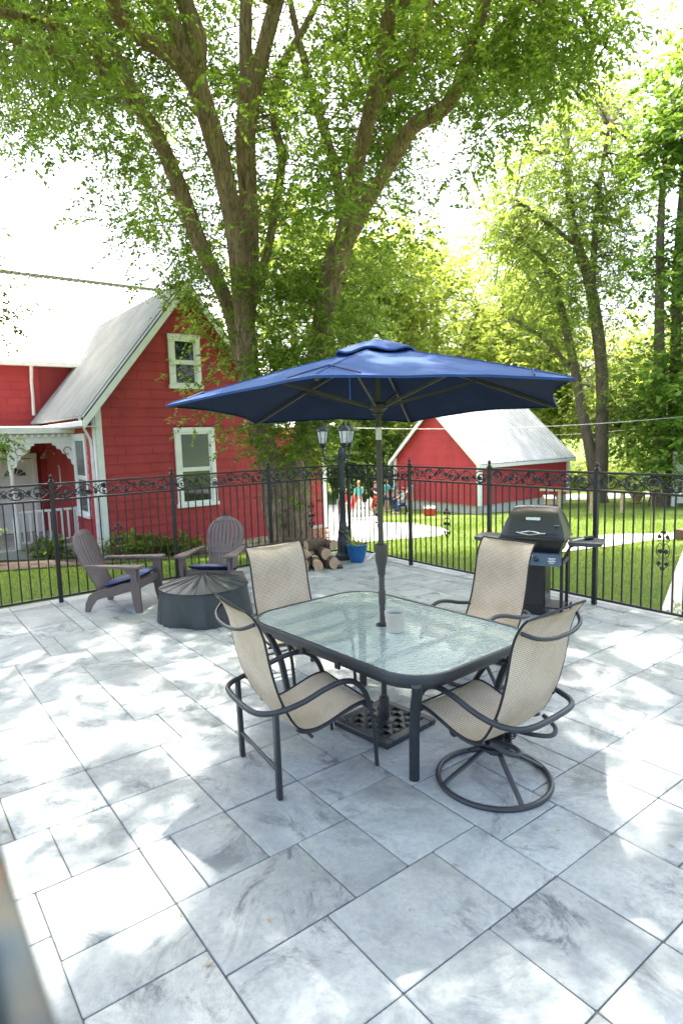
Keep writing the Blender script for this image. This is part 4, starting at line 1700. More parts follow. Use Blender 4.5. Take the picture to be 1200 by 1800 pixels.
def window(root, c, X, N, w, h, split=.5, upper=None, name='window'):
    """c = centre of the sill line on the wall face, X along the wall, N outward"""
    c, X, N = Vector(c), Vector(X), Vector(N)
    Z = Vector((0, 0, 1))
    R = Matrix((X, N, Z)).transposed()
    tr = .115
    b = MB()
    for sx in (-1, 1):
        b.box(c + X * sx * (w / 2 - tr / 2) + Z * h / 2 + N * .03, (tr, .06, h), R, .006)
    b.box(c + Z * (h - tr / 2) + N * .032, (w + .02, .064, tr), R, .006)
    f = b.build(name, M['white'], root, smooth=30)
    MB().box(c + Z * (tr * .4) + N * .045, (w + .06, .10, tr * .8), R, .006).build('sill', M['white'], f, smooth=30)
    iw = w - 2 * tr
    z0, z1 = tr * .8, h - tr
    zm = z0 + (z1 - z0) * split
    s = .05
    for (a, d, off) in ((z0, zm, .012), (zm, z1, .024)):
        b = MB()
        for sx in (-1, 1):
            b.box(c + X * sx * (iw / 2 - s / 2) + Z * (a + d) / 2 + N * off, (s, .03, d - a), R)
        b.box(c + Z * (a + s / 2) + N * (off + .001), (iw - 2 * s, .03, s), R)
        b.box(c + Z * (d - s / 2) + N * (off + .001), (iw - 2 * s, .03, s), R)
        b.build('sash', M['white'], f, smooth=0)
        MB().box(c + Z * (a + d) / 2 + N * (off - .004), (iw - 2 * s, .006, d - a - 2 * s), R).build('pane', upper if (upper and a > z0) else M['window'], f, smooth=0)
    return f


def shake_rows(z0, z1, pitch, xl, xr, wnd, seed, wid=.62):
    """(x0b, x1b, x0t, x1t, zb, zt) pieces of every course"""
    r = random.Random(seed)
    out = []
    k = 0
    z = z0
    while z < z1 - .04:
        zt = min(z + pitch, z1)
        off = r.uniform(.15, .5) * wid + (wid * .5 if k % 2 else 0)
        xs = [xl(z)]
        x = xl(z) - wid + (off % wid)
        while x < xr(z):
            if x > xl(z) + .08 and x < xr(z) - .08:
                xs.append(x)
            x += wid
        xs.append(xr(z))
        for a, b in zip(xs[:-1], xs[1:]):
            segs = [(a, b)]
            for (wx0, wx1, wz0, wz1) in wnd:
                if wz0 < (z + zt) / 2 < wz1:
                    ns = []
                    for (p, q) in segs:
                        if q <= wx0 or p >= wx1:
                            ns.append((p, q))
                        else:
                            if p < wx0:
                                ns.append((p, wx0))
                            if q > wx1:
                                ns.append((wx1, q))
                    segs = ns
            for p, q in segs:
                if q - p < .03:
                    continue
                tp, tq = max(p, xl(zt)), min(q, xr(zt))
                if tq - tp < .02:
                    m_ = (max(p, min(q, (tp + tq) / 2)))
                    tp, tq = m_ - .01, m_ + .01
                out.append((p + .003, q - .003, tp + .003, tq - .003, z, zt + .012))
        z += pitch
        k += 1
    return out


def shake(b, s, O, X, N):
    x0, x1, t0, t1, zb, zt = s
    Z = Vector((0, 0, 1))
    P = [O + X * x0 + Z * zb, O + X * x1 + Z * zb, O + X * t1 + Z * zt, O + X * t0 + Z * zt]
    o = [N * .023, N * .023, N * .004, N * .004]
    v = P + [p + q for p, q in zip(P, o)]
    f = [(4, 5, 6, 7), (0, 1, 5, 4), (1, 2, 6, 5), (3, 0, 4, 7)]
    if X.cross(Z).dot(N) < 0:
        f = [q[::-1] for q in f]
    b.add(v, f)


def house():
    zb = -.92
    h = lambda z: z - zb
    root = thing('farmhouse', 'big red shingled farmhouse with white trim and ribbed metal roof behind the tree', 'house', W(4.04, 14.3, zb), YAW)
    Wd, HE, HA = 4.46, h(2.86), h(5.62)
    xa = Wd / 2
    X, Y, Z = Vector((1, 0, 0)), Vector((0, 1, 0)), Vector((0, 0, 1))
    fz = h(-.62)
    D = 8.5
    slope = (HA - HE) / xa
    # block walls
    MB().prism([(0, 0), (Wd, 0), (Wd, HE), (xa, HA), (0, HE)], (0, D, 0), (0, 0, 0), (1, 0, 0), (0, 0, 1)).build('gable_wall', M['reddark'], root, smooth=0)
    wn = [(1.80, 2.84, h(.36), h(2.30)), (1.78, 2.58, h(3.22), h(4.50))]
    xl = lambda z: 0.13 if z < HE else (z - HE) / slope
    xr = lambda z: Wd - .0 if z < HE else Wd - (z - HE) / slope
    for s in shake_rows(fz, HA - .15, .212, xl, xr, wn, 3):
        b = MB()
        shake(b, s, Vector((0, -.002, 0)), X, -Y)
        b.build('shingle', M['red'], root, smooth=0)
    ws = [(.75, 1.85, h(.22), h(2.22))]
    b = MB()
    for s in shake_rows(fz, HE, .212, lambda z: 0.13, lambda z: 5.05, ws, 5):
        shake(b, s, Vector((-.002, 0, 0)), Y, -X)
    b.build('side_shingles', M['red'], root, smooth=0, kind='stuff')
    # wing behind
    WY, wt = 5.1, h(4.30)
    MB().box((-3.0, WY + 3.6, wt / 2), (13.0, 7.2, wt)).build('wing_wall', M['reddark'], root, smooth=0)
    b = MB()
    for s in shake_rows(h(-.5), wt, .212, lambda z: -9.4, lambda z: -.02, [(-1.55, -.15, 0, h(1.95))], 8):
        shake(b, s, Vector((0, WY - .002, 0)), X, -Y)
    b.build('wing_shingles', M['red'], root, smooth=0, kind='stuff')
    # roofs
    sl_len = math.hypot(xa + .32, (xa + .32) * slope)
    for sx in (-1, 1):
        V = Vector((sx * 1, 0, -slope)).normalized()
        corrugated((xa, -.32, HA + .10), Y, V, D + .3, sl_len, .24, .045, 'roof', M['oldroof'], root)
        P0 = Vector((xa, -.33, HA + .045))
        P1 = P0 + V * (sl_len + .0)
        MB().bar(P0, P1, .03, .20, up=(0, -1, 0)).build('rake_board', M['white'], root, smooth=0) if False else None
        nrm = Vector((V.z * -1, 0, V.x)) * (1 if V.x > 0 else -1)
        b = MB()
        dn = Vector((0, 0, -.21))
        b.add([P0, P1, P1 + dn, P0 + dn * 1.0] + [p + Vector((0, .035, 0)) for p in (P0, P1, P1 + dn, P0 + dn)],
              [(0, 1, 2, 3), (7, 6, 5, 4), (0, 4, 5, 1), (1, 5, 6, 2), (2, 6, 7, 3), (3, 7, 4, 0)])
        b.build('rake_board', M['white'], root, smooth=0)
        e = P1 + Vector((-.02 * sx, 0, -.03))
        MB().box((e.x, D / 2 - .2, e.z - .06), (.11, D + .2, .12), bev=.01).build('gutter', M['white'], root, smooth=30)
        MB().box((e.x - sx * .17, D / 2 - .16, e.z - .12), (.30, D, .02)).build('soffit', M['white'], root, smooth=0)
    V = Vector((0, 1, .80)).normalized()
    corrugated((-9.8, WY - .30, wt - .02), X, V, 17.5, math.hypot(4.2, 4.2 * .80), .23, .022, 'roof', M['metalroof'], root)
    corrugated((-9.8, WY + 8.1, wt - .02), X, Vector((0, -1, .8)), 17.5, math.hypot(4.2, 4.2 * .80), .23, .022, 'roof', M['metalroof'], root)
    MB().box((-1.05, WY + 3.9, wt - .02 + 4.2 * .8 + .035), (17.5, .22, .05), bev=.01).build('ridge_cap', M['galv'], root, smooth=0)
    MB().box((-4.35, WY - .36, wt - .07), (10.8, .12, .13), bev=.01).build('gutter', M['white'], root, smooth=30)
    MB().box((-4.4, WY - .16, wt - .10), (10.6, .32, .02)).build('soffit', M['white'], root, smooth=0)
    # trim at the corner, down pipes
    b = MB()
    b.box((.062, -.028, (fz + HE) / 2), (.135, .03, HE - fz))
    b.box((-.026, .064, (fz + HE) / 2), (.03, .17, HE - fz))
    b.build('corner_board', M['white'], root, smooth=0)
    def pipe(P, nm='downspout'):
        MB().tube(P, .042, 4, flat=.8).build(nm, M['white'], root, smooth=20)
    pipe([(-.30, .10, HE - .30), (-.28, .08, HE - .40), (-.09, .14, HE - .80), (-.075, .14, HE - .95), (-.075, .14, .10), (-.12, .0, .03)])
    pipe([(-.24, WY - .33, wt - .1), (-.24, WY - .30, wt - .25), (-.22, WY - .08, wt - .55), (-.22, WY - .08, HE + .45), (-.26, WY - .2, HE - .05)])
    # windows
    window(root, (2.32, -.004, h(.36)), X, -Y, 1.04, 1.94, .48, M['blind'])
    window(root, (2.18, -.004, h(3.22)), X, -Y, .80, 1.28, .50)
    window(root, (-.004, 1.30, h(.22)), Y, -X, 1.10, 2.0, .48, M['blind'])
    # stone foundation, each stone its own
    r = random.Random(12)
    MB().box((Wd / 2, .06, fz / 2 - .2), (Wd + .1, .14, fz + .4)).build('foundation', M['mortar'], root, smooth=0)
    z = -.30
    while z < fz - .02:
        hh = min(r.uniform(.12, .18), fz - z)
        x = 0
        while x < Wd:
            w = r.uniform(.22, .48)
            MB().box((x + w / 2, -.026, z + hh / 2), (min(w, Wd - x + .05) - .014, .045, hh - .014), bev=.012).build('foundation_stone', M['stonefound'], root, smooth=40)
            x += w
        z += hh
    # lower rear wing with brick base (right of the trunk)
    x0, x1, y0 = Wd + .02, 6.62, .55
    t2 = h(2.3)
    MB().box(((x0 + x1) / 2, y0 + 2, t2 / 2 - .3), (x1 - x0, 4, t2 + .6)).build('rear_wing_wall', M['reddark'], root, smooth=0)
    b = MB()
    for s in shake_rows(h(-.70), t2, .212, lambda z: x0, lambda z: x1 - .12, [], 15):
        shake(b, s, Vector((0, y0 - .002, 0)), X, -Y)
    b.build('rear_wing_shingles', M['red'], root, smooth=0, kind='stuff')
    MB().box((x1 - .05, y0 - .03, t2 / 2 + .1), (.14, .05, t2 - .1), bev=.005).build('corner_board', M['white'], root, smooth=0)
    corrugated((x0 - .1, y0 - .35, t2 - .02), X, Vector((0, 1, .35)), x1 - x0 + .4, 4.2, .2, .02, 'roof', M['metalroof'], root)
    MB().box(((x0 + x1) / 2, y0 - .01, -.1), (x1 - x0, .05, h(-.70) + .6)).build('brick_backing', M['mortar'], root, smooth=0)
    bm_ = MB().box((0, 0, 0), (.215, .04, .062), bev=.005).mesh('brick', M['brick'], 0)
    zz, k = -.36, 0
    while zz < h(-.72):
        x = x0 + (.11 if k % 2 else 0)
        while x < x1 - .12:
            link('brick', bm_, root, (x + .11, y0 - .046, zz + .035))
            x += .228
        zz += .074
        k += 1
    # porch
    pf = h(-.50)
    MB().box((-2.2, 3.55, pf / 2 - .12), (4.36, 3.06, pf + .24), bev=.02).build('porch_floor', M['concrete'], root, smooth=30)
    pr = MB()
    pr.box((-2.3, 3.40, h(2.38)), (4.75, 3.36, .10), bev=.01)
    pr.build('porch_roof', M['dirtroof'], root, smooth=0)
    b = MB()
    b.box((-2.29, 1.70, h(2.33)), (4.80, .06, .17), bev=.015)
    b.box((.09, 2.1, h(2.33)), (.05, .86, .17), bev=.01)
    b.build('cornice', M['white'], root, smooth=30)
    MB().box((-2.3, 1.82, h(2.13)), (4.62, .06, .22), bev=.008).build('porch_beam', M['white'], root, smooth=0)
    dm = MB().box((0, 0, 0), (.075, .07, .075), bev=.01).mesh('dentil', M['white'], 30)
    for k in range(30):
        link('dentil', dm, root, (-.06 - k * .15, 1.76, h(2.20)))
    MB().box((-2.25, 3.4, h(2.28)), (4.5, 3.2, .03)).build('porch_ceiling', M['white'], root, smooth=0)
    def bracket(x, sx):
        P = [(0, 0), (.52, 0), (.52, -.05), (.45, -.06), (.42, -.14), (.34, -.16), (.30, -.26), (.22, -.28), (.19, -.38), (.13, -.40), (.11, -.52), (.05, -.56), (.0, -.62)]
        q = [(x - sx * p[0], h(2.02) + p[1]) for p in P]
        br = MB()
        br.prism(q, (0, .045, 0), (0, 1.80, 0), (1, 0, 0), (0, 0, 1))
        o = br.build('bracket', M['white'], root, smooth=0)
        MB().tube([Vector((x - sx * .19 + .085 * math.cos(a), 1.797, h(2.02) - .19 + .085 * math.sin(a))) for a in [i * .5 for i in range(11)]], .010, 6).build('bracket_scroll', M['reddark'], o)
    bracket(.0, 1)
    bracket(-1.44, -1)
    bracket(-1.38, 1) if False else None
    for cx_ in (-1.41, -4.2):
        MB().lathe([(.075, pf), (.075, pf + .72), (.060, pf + .75), (.066, pf + .79), (.050, pf + .84), (.055, pf + .90), (.048, pf + 1.0), (.044, pf + 1.75), (.060, pf + 1.80), (.050, pf + 1.84), (.070, pf + 1.90), (.070, h(2.03))], 14, (cx_, 2.05, 0)).build('porch_column', M['white'], root, smooth=40)
    b = MB().box((-.70, 2.05, pf + .88), (1.30, .06, .06), bev=.008)
    b.build('railing', M['white'], root, smooth=30)
    MB().box((-.70, 2.05, pf + .14), (1.30, .05, .05), bev=.006).build('railing', M['white'], root, smooth=30)
    bl = MB().box((0, 0, 0), (.042, .038, .69)).mesh('baluster', M['white'], 0)
    for k in range(9):
        link('baluster', bl, root, (-.10 - k * .145, 2.05, pf + .51))
    MB().box((-.03, 2.05, pf + .46), (.06, .07, .92), bev=.008).build('railing_post', M['white'], root, smooth=30)
    # front door with fan light
    dx, dw, dh = -.85, .92, 2.08
    b = MB()
    for sx in (-1, 1):
        b.box((dx + sx * (dw / 2 + .06), WY - .04, pf + dh / 2 + .03), (.12, .09, dh + .06), bev=.006)
    b.box((dx, WY - .041, pf + dh + .11), (dw + .26, .092, .13), bev=.006)
    dr = b.build('front_door', M['white'], root, smooth=30)
    MB().box((dx, WY - .03, pf + dh / 2 + .02), (dw, .04, dh), bev=.004).build('door_leaf', M['white'], dr, smooth=0)
    for (ox, oz, w_, h_) in ((-.19, 1.12, .26, .62), (.19, 1.12, .26, .62), (-.19, .42, .26, .52), (.19, .42, .26, .52)):
        b = MB()
        for q in (-1, 1):
            b.box((dx + ox + q * w_ / 2, WY - .053, pf + oz), (.022, .012, h_))
            b.box((dx + ox, WY - .053, pf + oz + q * h_ / 2), (w_ + .022, .012, .022))
        b.build('door_panel', M['white'], dr, smooth=0)
    R_ = .30
    fan = MB()
    arc = [(R_ * math.cos(PI * i / 14), .8 * R_ * math.sin(PI * i / 14)) for i in range(15)]
    fan.prism(arc, (0, -.012, 0), (dx, WY - .050, pf + 1.62), (1, 0, 0), (0, 0, 1))
    fl = fan.build('fan_light', M['window'], dr, smooth=0)
    b = MB()
    b.tube([(dx + p[0], WY - .066, pf + 1.62 + p[1]) for p in arc], .016, 5)
    b.tube([(dx - R_, WY - .066, pf + 1.62), (dx + R_, WY - .066, pf + 1.62)], .016, 5)
    for a in (35, 72, 108, 145):
        a = math.radians(a)
        b.tube([(dx, WY - .066, pf + 1.62), (dx + R_ * math.cos(a), WY - .066, pf + 1.62 + .8 * R_ * math.sin(a))], .010, 5)
    b.build('glazing_bar', M['white'], fl, smooth=30)
    # lamp and plaque on the porch side wall
    lm = thing('wall_lamp', 'small galvanised gooseneck lamp on the red porch side wall', 'wall lamp', W(4.04, 14.3 + 3.9, 1.62), YAW)
    MB().lathe([(.13, 0), (.10, .05), (.04, .07), (.03, .12)], 16, (-.30, -.1, 0)).build('shade', M['galv'], lm)
    MB().tube([(-.30, -.1, .12), (-.26, -.08, .22), (-.10, -.02, .22), (-.01, 0, .10)], .012, 6).build('gooseneck', M['galv'], lm)
    MB().lathe([(.05, -.02), (.05, .02)], 12, (-.02, 0, .10)).build('wall_plate', M['galv'], lm)
    pl = thing('wall_plaque', 'arched red plaque with pale rim on the red porch side wall', 'plaque', W(4.04 - .03, 14.3 + 3.55, .85), YAW)
    arc = [(-.16, 0), (.16, 0)] + [(.16 * math.cos(PI * i / 10), .42 + .16 * math.sin(PI * i / 10)) for i in range(11)]
    MB().prism(arc, (-.03, 0, 0), (0, 0, 0), (0, 1, 0), (0, 0, 1)).build('board', M['white'], pl, smooth=0)
    MB().prism([(x * .82, .03 + y * .94) for x, y in arc], (-.006, 0, 0), (-.0305, 0, 0), (0, 1, 0), (0, 0, 1)).build('face', M['red'], pl, smooth=0)


house()


def barn():
    c = atg(842, 903)
    c.z -= .02
    root = thing('red_barn', 'small red barn with white metal roof standing on the far lawn', 'barn', c, YAW)
    L, Wd, zf, HE, HA = 7.3, 5.9, .40, 2.62, 5.25
    ya = Wd / 2
    X, Y, Z = Vector((1, 0, 0)), Vector((0, 1, 0)), Vector((0, 0, 1))
    slope = (HA - HE) / ya
    MB().prism([(0, zf), (Wd, zf), (Wd, HE), (ya, HA), (0, HE)], (L, 0, 0), (0, 0, 0), (0, 1, 0), (0, 0, 1)).build('barn_wall', M['reddark'], root, smooth=0)
    b = MB().box((L / 2, Wd / 2, zf / 2 - .3), (L - .06, Wd - .06, zf + .6))
    b.build('foundation', M['concrete'], root, smooth=0)
    z = zf
    while z < HA - .2:
        zt = z + .155
        y0 = .0 if z < HE else (z - HE) / slope
        y1 = Wd - y0
        b = MB()
        shake(b, (y0 + .1, y1 - .1, max(y0, (zt - HE) / slope) + .1, Wd - max(y0, (zt - HE) / slope) - .1, z, zt), Vector((-.002, 0, 0)), Y, -X)
        b.build('siding_board', M['redboard'], root, smooth=0)
        z += .15
    z = zf
    while z < HE - .02:
        b = MB()
        shake(b, (.1, L - .1, .1, L - .1, z, min(z + .155, HE)), Vector((0, -.002, 0)), X, -Y)
        b.build('siding_board', M['redboard'], root, smooth=0)
        z += .15
    for (x, y) in ((0, 0), (0, Wd), (L, 0)):
        MB().box((x, y, (zf + HE) / 2), (.20, .20, HE - zf + .02)).build('corner_board', M['white'], root, smooth=0)
    ov = .32
    sl_len = math.hypot(ya + ov, (ya + ov) * slope)
    for sy in (-1, 1):
        V = Vector((0, sy, -slope)).normalized()
        corrugated((-ov, ya, HA + .09), X, V, L + 2 * ov, sl_len, .30, .022, 'roof', M['metalroof'], root)
        for xe in (-ov, L + ov - .04):
            P0 = Vector((xe, ya, HA + .06))
            P1 = P0 + V * sl_len
            dn = Vector((0, 0, -.24))
            q = Vector((.04, 0, 0))
            MB().add([P0, P1, P1 + dn, P0 + dn, P0 + q, P1 + q, P1 + dn + q, P0 + dn + q], [(0, 1, 2, 3), (7, 6, 5, 4), (0, 4, 5, 1), (1, 5, 6, 2), (2, 6, 7, 3), (3, 7, 4, 0)]).build('rake_board', M['white'], root, smooth=0)
        e = Vector((0, ya, HA + .06)) + V * sl_len
        MB().box((L / 2, e.y - sy * .02, e.z - .09), (L + 2 * ov, .05, .17)).build('fascia', M['white'], root, smooth=0)
    MB().box((L / 2, ya, HA + .12), (L + 2 * ov, .22, .05)).build('ridge_cap', M['metalroof'], root, smooth=0)


barn()


# ================================================================== SMALL THINGS IN THE YARD
def skin(name, V, E, Rr, mat, parent, sub=2):
    me = bpy.data.meshes.new(name)
    me.from_pydata(V, E, [])
    o = bpy.data.objects.new(name, me)
    COL.objects.link(o)
    sk = o.modifiers.new('skin', 'SKIN')
    sk.use_smooth_shade = True
    if not me.skin_vertices:
        pass
    for v, r_ in zip(me.skin_vertices[0].data, Rr):
        v.radius = (r_, r_) if not isinstance(r_, tuple) else r_
    me.skin_vertices[0].data[0].use_root = True
    o.modifiers.new('sub', 'SUBSURF').levels = sub
    o.modifiers['sub'].render_levels = sub
    bpy.context.view_layer.update()
    dg = bpy.context.evaluated_depsgraph_get()
    me2 = bpy.data.meshes.new_from_object(o.evaluated_get(dg))
    me2.name = name
    bpy.data.objects.remove(o)
    me2.materials.clear()
    me2.materials.append(mat)
    me2.polygons.foreach_set('use_smooth', [True] * len(me2.polygons))
    return link(name, me2, parent)


def person(label, loc, rz, top, bottom, hair, s=1.0, sit=False, shorts=False, arm=(0, 0), lean=0, long_hair=False):
    root = thing('person', label, 'person', loc, rz)
    root.scale = (s, s, s)
    hz = .52 if sit else .93
    hip = Vector((0, 0, hz))
    def up(z, y=0):
        return Vector((0, y + math.sin(lean) * (z - .93), hz + (z - .93) * math.cos(lean)))
    V = [hip, up(1.12), up(1.32), up(1.44), up(1.53), up(1.60, .02), up(1.70, .01)]
    Rr = [(.135, .10), (.12, .09), (.155, .095), (.09, .07), (.050, .052), (.078, .092), (.065, .080)]
    E = [(0, 1), (1, 2), (2, 3), (3, 4), (4, 5), (5, 6)]
    arms = []
    for sx, ag in ((-1, arm[0]), (1, arm[1])):
        sh = up(1.41) + Vector((sx * .175, 0, 0))
        el = sh + Vector((sx * .05, math.sin(ag) * .28, -math.cos(ag) * .28))
        wr = el + Vector((sx * -.01, math.sin(ag + .5) * .25, -math.cos(ag + .5) * .25))
        hd = wr + (wr - el).normalized() * .09
        n = len(V)
        V += [sh, el, wr, hd]
        Rr += [.058, .043, .030, (.040, .022)]
        E += [(3, n), (n, n + 1), (n + 1, n + 2), (n + 2, n + 3)]
        arms.append((sh, el))
    legs = []
    for sx in (-1, 1):
        if sit:
            th = Vector((sx * .10, .05, hz - .02))
            kn = Vector((sx * .13, .42, hz - .02))
            an = Vector((sx * .13, .46, .09))
        else:
            th = Vector((sx * .09, 0, hz - .06))
            kn = Vector((sx * .10, .02, .50))
            an = Vector((sx * .11, -.02, .08))
        toe = an + Vector((sx * .02, .16, -.045))
        n = len(V)
        V += [th, kn, an, toe]
        Rr += [.090, .060, .040, (.045, .030)]
        E += [(0, n), (n, n + 1), (n + 1, n + 2), (n + 2, n + 3)]
        legs.append((th, kn, an))
    skin('body', V, E, Rr, M['skin'], root)
    # clothes
    v = [V[0] + Vector((0, 0, .02)), V[1], V[2], V[3]]
    e = [(0, 1), (1, 2), (2, 3)]
    q = [(.150, .118), (.138, .108), (.172, .115), (.105, .085)]
    for sh, el in arms:
        n = len(v)
        v += [sh, sh.lerp(el, .75)]
        q += [.072, .062]
        e += [(3, n), (n, n + 1)]
    skin('shirt', v, e, q, top, root, 1)
    v = [V[0] + Vector((0, 0, .06)), V[0]]
    e = [(0, 1)]
    q = [(.145, .115), (.155, .125)]
    for th, kn, an in legs:
        n = len(v)
        v += [th, kn]
        q += [.108, .080]
        e += [(1, n), (n, n + 1)]
        if not shorts:
            v.append(an)
            q.append(.062)
            e.append((n + 1, n + 2))
        else:
            v[-1] = th.lerp(kn, .8)
    skin('shorts' if shorts else 'trousers', v, e, q, bottom, root, 1)
    hb = MB().sphere(V[6] + Vector((0, -.018, .005)), .098, 12, 8, (1, 1.12, 1.0))
    if long_hair:
        hb.sphere(V[5] + Vector((0, -.07, -.06)), .085, 10, 6, (1.1, .7, 1.6))
    hb.build('hair', hair, root, smooth=80)
    fb = MB().sphere(V[5] + Vector((0, .10, .03)), .018, 6, 4, (1, 1.3, 1.2))
    fb.build('nose', M['skin'], root, smooth=80)
    for sx in (-1, 1):
        MB().sphere(V[5] + Vector((sx * .032, .088, .055)), .011, 6, 4).build('eye', M['dark'], root)
        sh_ = legs[0 if sx < 0 else 1][2]
        MB().sphere(sh_ + Vector((sx * .01, .07, -.045)), .055, 10, 6, (.85, 2.1, .62)).build('shoe', M['white'], root, smooth=80)
    return root


person('person in a white and teal outfit standing with back to us by the folding chairs', atg(632, 909), math.radians(20), M['teal'], M['wht'], M['hair2'], .98, arm=(.25, .6), long_hair=True)
person('person in a dark plaid shirt standing behind the umbrella pole', atg(660, 905), math.radians(-150), M['plum'], M['khaki'], M['hair1'], .95, arm=(.3, .9), long_hair=True)
person('person in a teal shirt and blue shorts, standing', atg(680, 899), math.radians(-60), M['teal'], M['jean'], M['hair2'], .96, shorts=True, arm=(.9, .9))
person('person in a teal shirt and long blue jeans, leaning forward', atg(692, 897), math.radians(-110), M['teal'], M['jean'], M['hair1'], .94, arm=(.3, .2), lean=.22)
person('person in teal and jeans seated low on a stool', atg(709, 902), math.radians(120), M['teal'], M['jean'], M['hair1'], .95, sit=True, arm=(.8, .9))
person('person in a teal shirt and khaki trousers standing by the barn corner', atg(722, 904), math.radians(100), M['teal'], M['khaki'], M['hair2'], 1.0, arm=(.6, .4))
st_p = atg(709, 902)
stl = thing('low_stool', 'low dark stool under the seated person in teal', 'stool', st_p)
MB().box((0, 0, .38), (.36, .34, .04), bev=.01).build('seat', M['dark'], stl)
for sx in (-1, 1):
    for sy in (-1, 1):
        MB().bar((sx * .14, sy * .13, .36), (sx * .17, sy * .16, 0), .03).build('leg', M['dark'], stl)


def folding_chair(label, loc, rz, mat):
    root = thing('folding_chair', label, 'chair', loc, rz, group='folding lawn chairs among the people')
    MB().box((0, 0, .42), (.48, .46, .03), bev=.008).build('seat', mat, root)
    MB().bar((0, -.24, .45), (0, -.40, .95), .48, .025, up=(0, 1, 0), bev=.008).build('backrest', mat, root)
    for sx in (-1, 1):
        MB().tube([(sx * .26, .30, 0), (sx * .26, -.23, .44), (sx * .26, -.42, .98)], .014, 6).build('frame_tube', M['alu'], root)
        MB().tube([(sx * .26, -.30, 0), (sx * .26, .22, .42), (sx * .26, .20, .64), (sx * .26, -.30, .66)], .014, 6).build('frame_tube', M['alu'], root)
        MB().box((sx * .27, -.03, .675), (.05, .44, .02), bev=.005).build('armrest', M['alu'], root)
    return root


folding_chair('red folding lawn chair left of the person in white and teal', atg(620, 908), math.radians(150), M['redplastic'])
folding_chair('red folding lawn chair right behind the umbrella pole, beside the plaid shirt', atg(648, 907), math.radians(40), M['redplastic'])
folding_chair('red folding lawn chair partly hidden by the lamp post', atg(603, 901), math.radians(170), M['redplastic'])
folding_chair('white folding lawn chair at the feet of the person in white and teal', atg(637, 914), math.radians(60), M['wht'])

cl = thing('cooler', 'red picnic cooler with white lid on the grass before the barn', 'cooler', atg(755, 906), math.radians(-20))
MB().box((0, 0, .17), (.52, .32, .32), bev=.02).build('body', M['redplastic'], cl)
MB().box((0, 0, .365), (.54, .34, .07), bev=.02).build('lid', M['white'], cl)
MB().tube(catmull([(-.27, 0, .30), (-.30, 0, .40), (-.2, 0, .46), (.2, 0, .46), (.30, 0, .40), (.27, 0, .30)], 3), .012, 6).build('handle', M['white'], cl)


def car():
    root = thing('parked_car', 'dark car with a silver hood parked behind the people', 'car', atg(690, 893) + Vector((1.3, 3.5, 0)), math.radians(25))
    prof = [(-2.2, .35), (-2.25, .75), (-2.0, .92), (-1.1, 1.02), (-.55, 1.55), (1.2, 1.60), (1.95, 1.05), (2.2, .95), (2.25, .4)]
    rows = []
    for x in (-.88, -.84, -.4, .4, .84, .88):
        k = .97 if abs(x) > .86 else 1
        rows.append([Vector((x * (1 if z < 1.1 else .86), y, z * k)) for y, z in prof])
    b = MB().grid(rows)
    b.f = [f[::-1] for f in b.f]
    n = len(prof)
    b.f += [tuple(range(n)), tuple(range(5 * n, 6 * n))[::-1]]
    b.build('body', M['grillgrey'], root, smooth=30)
    MB().bar((0, -1.13, 1.06), (0, -.62, 1.52), 1.36, .02, up=(0, -1, 1)).build('windscreen', M['window'], root)
    MB().box((0, -1.60, .975), (1.6, .95, .03), bev=.01).build('hood', M['galv'], root)
    MB().box((0, -2.26, .62), (1.0, .04, .20), bev=.01).build('grille', M['dark'], root)
    MB().box((0, -2.27, .42), (1.75, .08, .16), bev=.03).build('bumper', M['dark'], root)
    for sx in (-1, 1):
        MB().box((sx * .68, -2.24, .70), (.30, .06, .16), bev=.02).build('headlight', M['alu'], root)
        for y in (-1.35, 1.35):
            w = MB().tube([(sx * .74, y, .32), (sx * .92, y, .32)], .32, 18).build('wheel', M['dark'], root)
            MB().tube([(sx * .90, y, .32), (sx * .93, y, .32)], .19, 14).build('rim', M['galv'], w)


car()

# rail with hanging bird feeder
p0, p1 = aty(946, 861, 28.2), aty(1098, 864, 27.6)
rl = thing('timber_rail', 'long pale timber rail on posts at the corner of the barn', 'rail', (p0.x, p0.y, terr(p0.x, p0.y)))
q0 = Vector((p0.x, p0.y, terr(p0.x, p0.y)))
MB().bar(p0 - q0, p1 - q0, .09, .10, bev=.01).build('rail', M['birdwood'], rl)
for f in (.25, .62, .97):
    p = p0.lerp(p1, f)
    MB().bar((p.x - q0.x, p.y - q0.y + .06, terr(p.x, p.y) - q0.z - .05), Vector((p.x, p.y + .06, p.z - .03)) - q0, .10, .10).build('post', M['birdwood'], rl)
p = p0.lerp(p1, .11)
bf = thing('bird_feeder', 'small wooden house-shaped bird feeder hanging from the timber rail', 'bird feeder', p + Vector((0, -.12, -.62)))
MB().box((0, 0, .14), (.36, .26, .24), bev=.006).build('box', M['birdwood'], bf)
b = MB()
for sy in (-1, 1):
    b.bar((0, 0, .40), (0, sy * .24, .25), .50, .02, up=(0, 0, 1))
b.build('roof', M['white'], bf)
MB().box((0, 0, .01), (.46, .36, .02)).build('tray', M['birdwood'], bf)
MB().tube([(0, 0, .40), (0, .06, .62)], .008, 5).build('hanger', M['wire'], bf)

